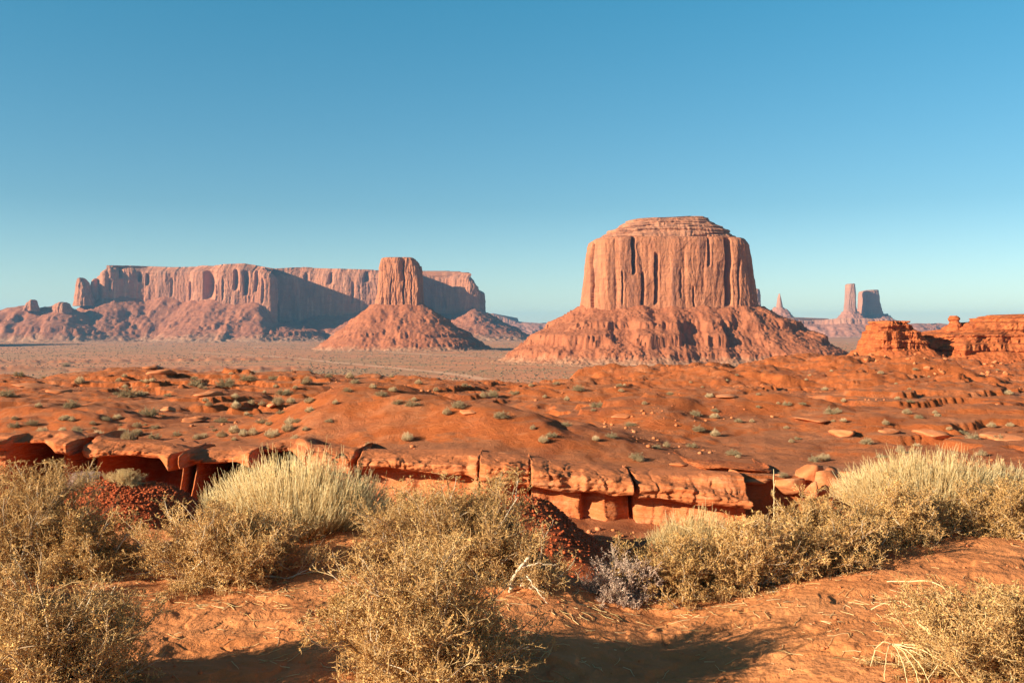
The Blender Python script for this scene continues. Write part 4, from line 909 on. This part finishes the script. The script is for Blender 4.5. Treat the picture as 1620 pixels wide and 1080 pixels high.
# skeleton of a dried plant arching over the sand
d0 = 4.75; ax, ay = X(1412, d0), d0; az_ = hz(ax, ay); pts = []
ribs = [(-.10, -.18), (-.03, -.28), (.02, -.30), (.07, -.30), (.24, -.28), (.30, -.16), (-.09, .02)]
ex = []
for i, (dx, dy) in enumerate(ribs):
    ex.append(([(ax, ay, az_ + .115), (ax + dx * .4, ay + dy * .4, az_ + .125), (ax + dx * .8, ay + dy * .8, az_ + .08), (ax + dx, ay + dy, az_ + .0)], .0028, .0018))
ex += [([(ax - .04, ay - .2, az_ + .08), (ax - .01, ay - .12, az_ + .1), (ax + .02, ay - .2, az_ + .09)], .002, .0012), ([(ax + .05, ay - .1, az_ + .12), (ax + .1, ay - .16, az_ + .1), (ax + .13, ay - .15, az_ + .06)], .002, .0012)]
polyt("dried_plant", "dried plant skeleton of thin arching ribs on the sand at bottom right", ex[0][0], .0028, .0018, M_straw, "dried plant", extra=ex[1:], jit=.0012, S=4)
for i, (pp, lab) in enumerate([([(1405, 945), (1480, 955), (1560, 1000)], "long pale dead stem lying left of the corner bush, uppermost of three"), ([(1380, 982), (1420, 980), (1500, 1005), (1570, 1050)], "pale dead stem lying left of the corner bush, middle one of three"),
                               ([(1450, 1045), (1530, 1040), (1620, 1055)], "pale dead stem lying in the bottom right corner, lowest of three")]):
    q = [(X(a, EYE * FPX / (b2 - HOR)), EYE * FPX / (b2 - HOR)) for a, b2 in pp]; polyt("dried_stalk", lab, [(a, b2, hz(a, b2) + .02 + .05 * (k_ == 1)) for k_, (a, b2) in enumerate(q)], .004, .002, M_straw, "stalk", jit=.003, seed=i, S=5)
# twig litter
rng = np.random.default_rng(5); n = 1500
c = rng.integers(0, 9, n); cc = np.array([(45, 1080), (200, 950), (400, 945), (560, 1000), (720, 1060), (900, 960), (1180, 940), (1450, 990), (1560, 1030)])[c]
d_ = EYE * FPX / (cc[:, 1] - HOR) + rng.normal(size=n) * .35; x = (cc[:, 0] - 810) / FPX * d_ + rng.normal(size=n) * .38
m = 300; x[:m] = rng.uniform(-3.5, 3.8, m); d_[:m] = rng.uniform(3.6, 8, m)
p0 = np.stack([x, d_, hgt(x, d_) + .004], 1); a = rng.uniform(0, 6.28, n); P = grow(rng, p0, np.stack([np.cos(a), np.sin(a), .05 * rng.normal(size=n)], 1), rng.uniform(.02, .14, n), 4, .25, 0.0)
P[..., 2] = hgt(P[..., 0].ravel(), P[..., 1].ravel()).reshape(P.shape[:2]) + .004
V, F = tubes(P, taper(n, 4, .0022, .0012), 3)
tag(mk("twig_litter", V, F, M_straw, attrs={'tint': np.repeat(rng.random(n), 12)}), "thin broken twigs littering the near sand", "twig litter", kind='stuff')

# --- shrubs and tufts on the hills
def small_sage(seed):
    rng = np.random.default_rng(seed); n = 70; D = unit(np.stack([rng.normal(size=n), rng.normal(size=n), np.abs(rng.normal(size=n)) + .1], 1))
    L = .46 * lump(rng, D, seed) * rng.uniform(.7, 1, n) / np.sqrt(D[:, 0] ** 2 + D[:, 1] ** 2 + (D[:, 2] / 1.25) ** 2)
    P = grow(rng, D * np.array([.05, .05, 0]), D, L, 5, .15, .02); P[..., 2] = np.maximum(P[..., 2], -.01)
    V1, F1 = tubes(P, taper(n, 5, .012, .005), 3)
    s, dd = children(rng, P, 7, .8, .25); P2 = grow(rng, s, dd, rng.uniform(.08, .2, len(s)), 3, .2, .05); P2[..., 2] = np.maximum(P2[..., 2], .01)
    V2, F2 = tubes(P2, taper(len(P2), 3, .006, .004), 3)
    s, dd = children(rng, P2, 5, 1.0, .2); k = len(s); l = .016 * rng.uniform(.6, 1.5, k)[:, None]
    V3, F3 = quads(s, dd * l, unit(np.cross(dd, rng.normal(size=dd.shape))) * l * .7)
    V = np.vstack([V1, V2, V3]); F = [F1, F2 + len(V1), F3 + len(V1) + len(V2)]
    return V, F, np.r_[np.full(len(V1), .3), np.repeat(rng.random(len(P2)), 9), np.repeat(rng.random(k), 4)]
def small_tuft(seed):
    rng = np.random.default_rng(seed); n = 520; q = np.sqrt(rng.random(n)); a = rng.uniform(0, 6.28, n); tx, ty = q * np.cos(a) * .5, q * np.sin(a) * .5
    tip = np.stack([tx, ty, .62 * (1 - .6 * q ** 2) * rng.uniform(.5, 1.1, n) * (1 + .35 * n2(tx * 5 + seed, ty * 5, 3))], 1); p0 = np.stack([tx * .4, ty * .4, 0 * tx - .02], 1)
    c = p0 + (tip - p0) * np.array([.7, .7, .5]); t = np.linspace(0, 1, 4)[None, :, None]; P = (1 - t) ** 2 * p0[:, None] + 2 * t * (1 - t) * c[:, None] + t ** 2 * tip[:, None] + rng.normal(size=(n, 4, 3)) * .008
    V, F = tubes(P, taper(n, 4, .008, .004), 3); return V, [F], np.repeat(np.clip(rng.normal(.55, .25, n), 0, 1), 12)
LIB = {'g': [], 'p': []}
for i in range(5): LIB['g'].append(small_sage(600 + i))
for i in range(4): LIB['p'].append(small_tuft(620 + i))
M_tuft = mat_plant("dry_tuft", (0.36, 0.24, 0.12), (0.64, 0.46, 0.25), (0.82, 0.64, 0.38), 0.1)
LME = {}
def shrub_obj(kind, v, name):
    V, F, T = LIB[kind][v]
    if (kind, v) not in LME:
        o = mk(name, V, F, M_sage if kind == 'g' else M_tuft, attrs={'tint': T}); LME[(kind, v)] = o; return o
    o = LME[(kind, v)].copy(); COL.objects.link(o); return o
SH = """g 30 596 18;g 105 580 16;p 126 607 16;p 188 604 10;p 113 667 12;g 10 627 26;g 113 645 28;g 50 673 22;g 22 677 18;p 66 686 20;p 98 689 14;p 155 694 22;p 178 692 13;p 203 697 24;g 243 694 22;
p 130 703 12;g 205 628 38;p 197 619 10;g 222 625 16;g 235 658 32;g 265 627 14;g 310 611 28;p 317 614 10;g 358 611 34;g 392 606 28;g 433 601 20;p 436 613 9;g 448 625 25;p 418 622 7;p 467 615 9;p 486 606 16;
p 440 640 20;p 460 638 15;p 397 642 13;p 373 650 16;p 390 657 10;g 350 668 22;p 370 685 18;p 385 690 16;g 415 670 20;p 455 682 20;g 470 668 14;p 490 652 16;p 467 699 16;p 430 692 24;p 483 682 12;p 400 688 16;
p 553 599 14;g 562 607 16;p 590 614 13;g 603 627 20;g 628 639 18;g 652 642 24;p 655 634 10;p 707 657 15;g 725 646 26;p 765 629 13;g 780 627 22;g 815 624 18;p 645 697 20;g 583 705 14;g 792 662 26;p 860 700 17;
g 872 692 20;g 895 674 18;p 843 681 10;g 915 619 20;p 897 634 10;g 945 644 24;p 862 630 8;g 968 692 20;g 998 674 20;p 943 697 13;g 1008 727 26;p 1013 730 13;p 1055 707 12;g 1100 657 20;g 1105 682 22;p 1132 690 16;
g 1095 707 18;g 1160 720 24;p 1168 724 9;g 1317 655 26;g 1288 730 20;p 1425 716 15;g 1395 724 18;p 1402 672 12;p 1503 680 10;g 1525 687 18;g 1541 694 20;p 1580 742 16;p 1602 745 12;p 1253 700 10;g 1372 702 20;g 1240 757 18;
g 1270 640 12;p 1190 668 9;p 1480 655 9;g 1440 640 12;p 1335 640 8;g 1060 625 12;p 1020 640 9;g 980 612 12;g 880 608 12;p 840 612 9;g 735 612 12;p 690 620 10;g 520 598 14;p 530 640 10;p 60 645 12;p 330 645 12;g 280 690 16;p 310 695 12;p 20 700 12;g 520 668 14"""
ZON = [(lambda a, b: a < 500 and b >= 680, "on the flat above the shaded caves"), (lambda a, b: a < 500 and b >= 640, "in the stony dip at left"), (lambda a, b: a < 500 and b >= 610, "on the left brown flats"),
       (lambda a, b: a < 500, "on the far left orange crest"), (lambda a, b: a < 760 and b < 670, "along the crest behind the dome mound"), (lambda a, b: a < 760, "on the flank of the dome mound"),
       (lambda a, b: a < 1080 and b <= 650, "on the middle far orange hills"), (lambda a, b: a < 1080, "in the gullies right of the dome"), (lambda a, b: b < 690, "on the right far orange hills"), (lambda a, b: True, "on the right slope above the bushes")]
ORD = ["first", "second", "third", "fourth", "fifth", "sixth", "seventh", "eighth", "ninth", "tenth", "eleventh", "twelfth", "thirteenth", "fourteenth", "fifteenth"]
items = []
for it in SH.replace("\n", "").split(";"):
    k_, a, b2, w_px = it.split(); a, b2, w_px = float(a), float(b2), float(w_px)
    items.append((k_, a, b2, w_px, next(z_ for f_, z_ in ZON if f_(a, b2))))
rng = np.random.default_rng(77); cnt = {}
for it in sorted(items, key=lambda q: (q[0], q[4], q[1])): cnt.setdefault((it[0], it[4]), []).append(it)
for (k_, zn), L in cnt.items():
    for i, (_, a, b2, w_px, _) in enumerate(L):
        x, y, z = hit(a, b2); w = w_px / FPX * y * 1.12
        o = shrub_obj(k_, int(rng.integers(0, len(LIB[k_]))), "desert_shrub" if k_ == 'g' else "straw_tuft")
        hh = (.80 if k_ == 'g' else 1.0) * float(rng.uniform(.85, 1.15)); o.location = (x, y, z - .02 * w); o.scale = (w, w, w * hh); o.rotation_euler = (0, 0, float(rng.uniform(0, 6.28)))
        what = "grey green shrubs" if k_ == 'g' else "pale straw tufts"
        lab = (f"{ORD[i]} from left of the {what} {zn}" if len(L) > 1 else f"the only {what[:-1]} {zn}")
        tag(o, lab, "shrub" if k_ == 'g' else "grass tuft", "larger shrubs and tufts on the orange hills")
# many more tiny ones that nothing tells apart
n_t = 0
while n_t < 105:
    a = float(rng.uniform(0, 1620)); b2 = float(rng.uniform(585, 745)); 
    if a > 800 and rng.random() < .45: continue
    if 500 < a < 1010 and b2 > 632 and (b2 > 660 or a < 860): continue
    if b2 > 700 and a < 600: continue
    x, y, z = hit(a, b2)
    if y > 230 or y < 33: continue
    k_ = 'p' if rng.random() < .6 else 'g'; w = float(rng.uniform(.14, .42)) * (1 + y / 120)
    o = shrub_obj(k_, int(rng.integers(0, len(LIB[k_]))), "desert_shrub" if k_ == 'g' else "straw_tuft")
    o.location = (x, y, z - .02 * w); o.scale = (w, w, w * .8); o.rotation_euler = (0, 0, float(rng.uniform(0, 6.28)))
    if k_ == 'g': tag(o, "tiny grey green shrub, one of the many specks strewn over the orange hills", "shrub", "tiny green specks on the orange hills")
    else: tag(o, "tiny pale straw tuft, one of the many specks strewn over the orange hills", "grass tuft", "tiny straw specks on the orange hills")
    n_t += 1
# the scrub of the valley plain: one mass
M_farscrub = mat_plant("far_scrub_leaf", (0.08, 0.06, 0.035), (0.15, 0.11, 0.06), (0.30, 0.22, 0.12))
def blobs(name, x, y, s, material, seed, label):
    rng = np.random.default_rng(seed); n = len(x); z = hgt(x, y, False)
    B = []
    for k in range(5):
        v = np.array([(1, 0, .1), (.3, .9, .15), (-.8, .6, .1), (-.9, -.5, .15), (.2, -1, .1), (.5, .1, .62), (-.3, .4, .72), (-.1, -.5, .58), (0, 0, -.4)]) * rng.uniform(.7, 1.25, (9, 1)); B.append(v)
    f = np.array([(0, 1, 5), (1, 6, 5), (1, 2, 6), (2, 3, 6), (3, 7, 6), (3, 4, 7), (4, 0, 7), (0, 5, 7), (5, 6, 7), (1, 0, 8), (2, 1, 8), (3, 2, 8), (4, 3, 8), (0, 4, 8)])
    a = rng.uniform(0, 6.28, n); b = np.array(B)[rng.integers(0, 5, n)] * (s / 2)[:, None, None]
    R = np.stack([np.stack([np.cos(a), -np.sin(a)], -1), np.stack([np.sin(a), np.cos(a)], -1)], -2)
    b[..., :2] = np.einsum('nij,nkj->nki', R, b[..., :2]); V = b + np.stack([x, y, z], 1)[:, None]
    F = (f[None] + (np.arange(n) * 9)[:, None, None]).reshape(-1, 3)
    tag(mk(name, V.reshape(-1, 3), F, material, attrs={'tint': np.repeat(rng.random(n), 9)}), label, "scrub", kind='stuff')
N_ = 42000; tb_ = rng.uniform(-.62, .62, N_); y = 260 * (3600 / 260) ** (rng.random(N_) ** .8); x = y * tb_
pl_ = hgt(x, y, False, True)[2]; dn = n2(x / 160, y / 60, 95) + .6 * n2(x / 45, y / 22, 96)
k_ = (pl_ > .7) & (dn + rng.normal(size=N_) * .35 > -.05)
blobs("plain_scrub", x[k_], y[k_], rng.uniform(.8, 2.6, k_.sum()) * (1 + y[k_] / 3500), M_farscrub, 12, "dark specks of scrub covering the valley plain")
# a dirt track across the plain
def track(name, label, pts, wid):
    P = []
    for a, b2 in pts: d_ = 50.5 * FPX / (b2 - HOR); P.append((X(a, d_), d_))
    P = np.array(P); t = np.linspace(0, 1, 160); q = np.stack([np.interp(t, np.linspace(0, 1, len(P)), P[:, i]) for i in (0, 1)], 1)
    for _ in range(6): q[1:-1] = .25 * q[:-2] + .5 * q[1:-1] + .25 * q[2:]
    T = np.gradient(q, axis=0); N = unit(np.stack([T[:, 1], -T[:, 0]], 1)); V = []
    for k in (-1, -.5, 0, .5, 1):
        w = wid * k * (1 + .3 * n2(q[:, 0] / 60, q[:, 1] / 60, 5 + int(k * 2))); e = q + N * w[:, None]; V.append(np.c_[e, hgt(e[:, 0], e[:, 1], False) + .30])
    V = np.stack(V, 1); tag(mk(name, V.reshape(-1, 3), gridf(160, 5), M_track), kind='structure')
M_track, t, b = mat("track_dirt"); p = coords(t)
t.links.new(mix(t, noise(t, p, .05, 4), (0.58, 0.28, 0.15), (0.66, 0.35, 0.20)), b.inputs['Base Color'])
track("dirt_track", "", [(300, 556), (420, 562), (520, 572), (600, 579), (690, 588), (770, 599), (830, 606)], 9)
track("dirt_track", "", [(400, 548), (560, 553), (640, 558), (760, 563), (860, 566)], 13)

# ------------------------------------------------------------------ haze over the valley
hb = 21000.0; z0, z1 = -75.0, 330.0
V = [(sx * hb, sy * hb, z) for z in (z0, z1) for sx, sy in ((-1, -1), (1, -1), (1, 1), (-1, 1))]
F = np.array([(0, 3, 2, 1), (4, 5, 6, 7), (0, 1, 5, 4), (1, 2, 6, 5), (2, 3, 7, 6), (3, 0, 4, 7)])
M_haze = bpy.data.materials.new("haze"); M_haze.use_nodes = True; t = M_haze.node_tree; t.nodes.clear()
pv = t.nodes.new('ShaderNodeVolumePrincipled'); pv.inputs['Color'].default_value = (0.26, 0.65, 1.0, 1); pv.inputs['Density'].default_value = 4.2e-5; pv.inputs['Anisotropy'].default_value = 0.2
ou = t.nodes.new('ShaderNodeOutputMaterial'); t.links.new(pv.outputs[0], ou.inputs['Volume'])
tag(mk("haze", V, F, M_haze), kind='stuff')
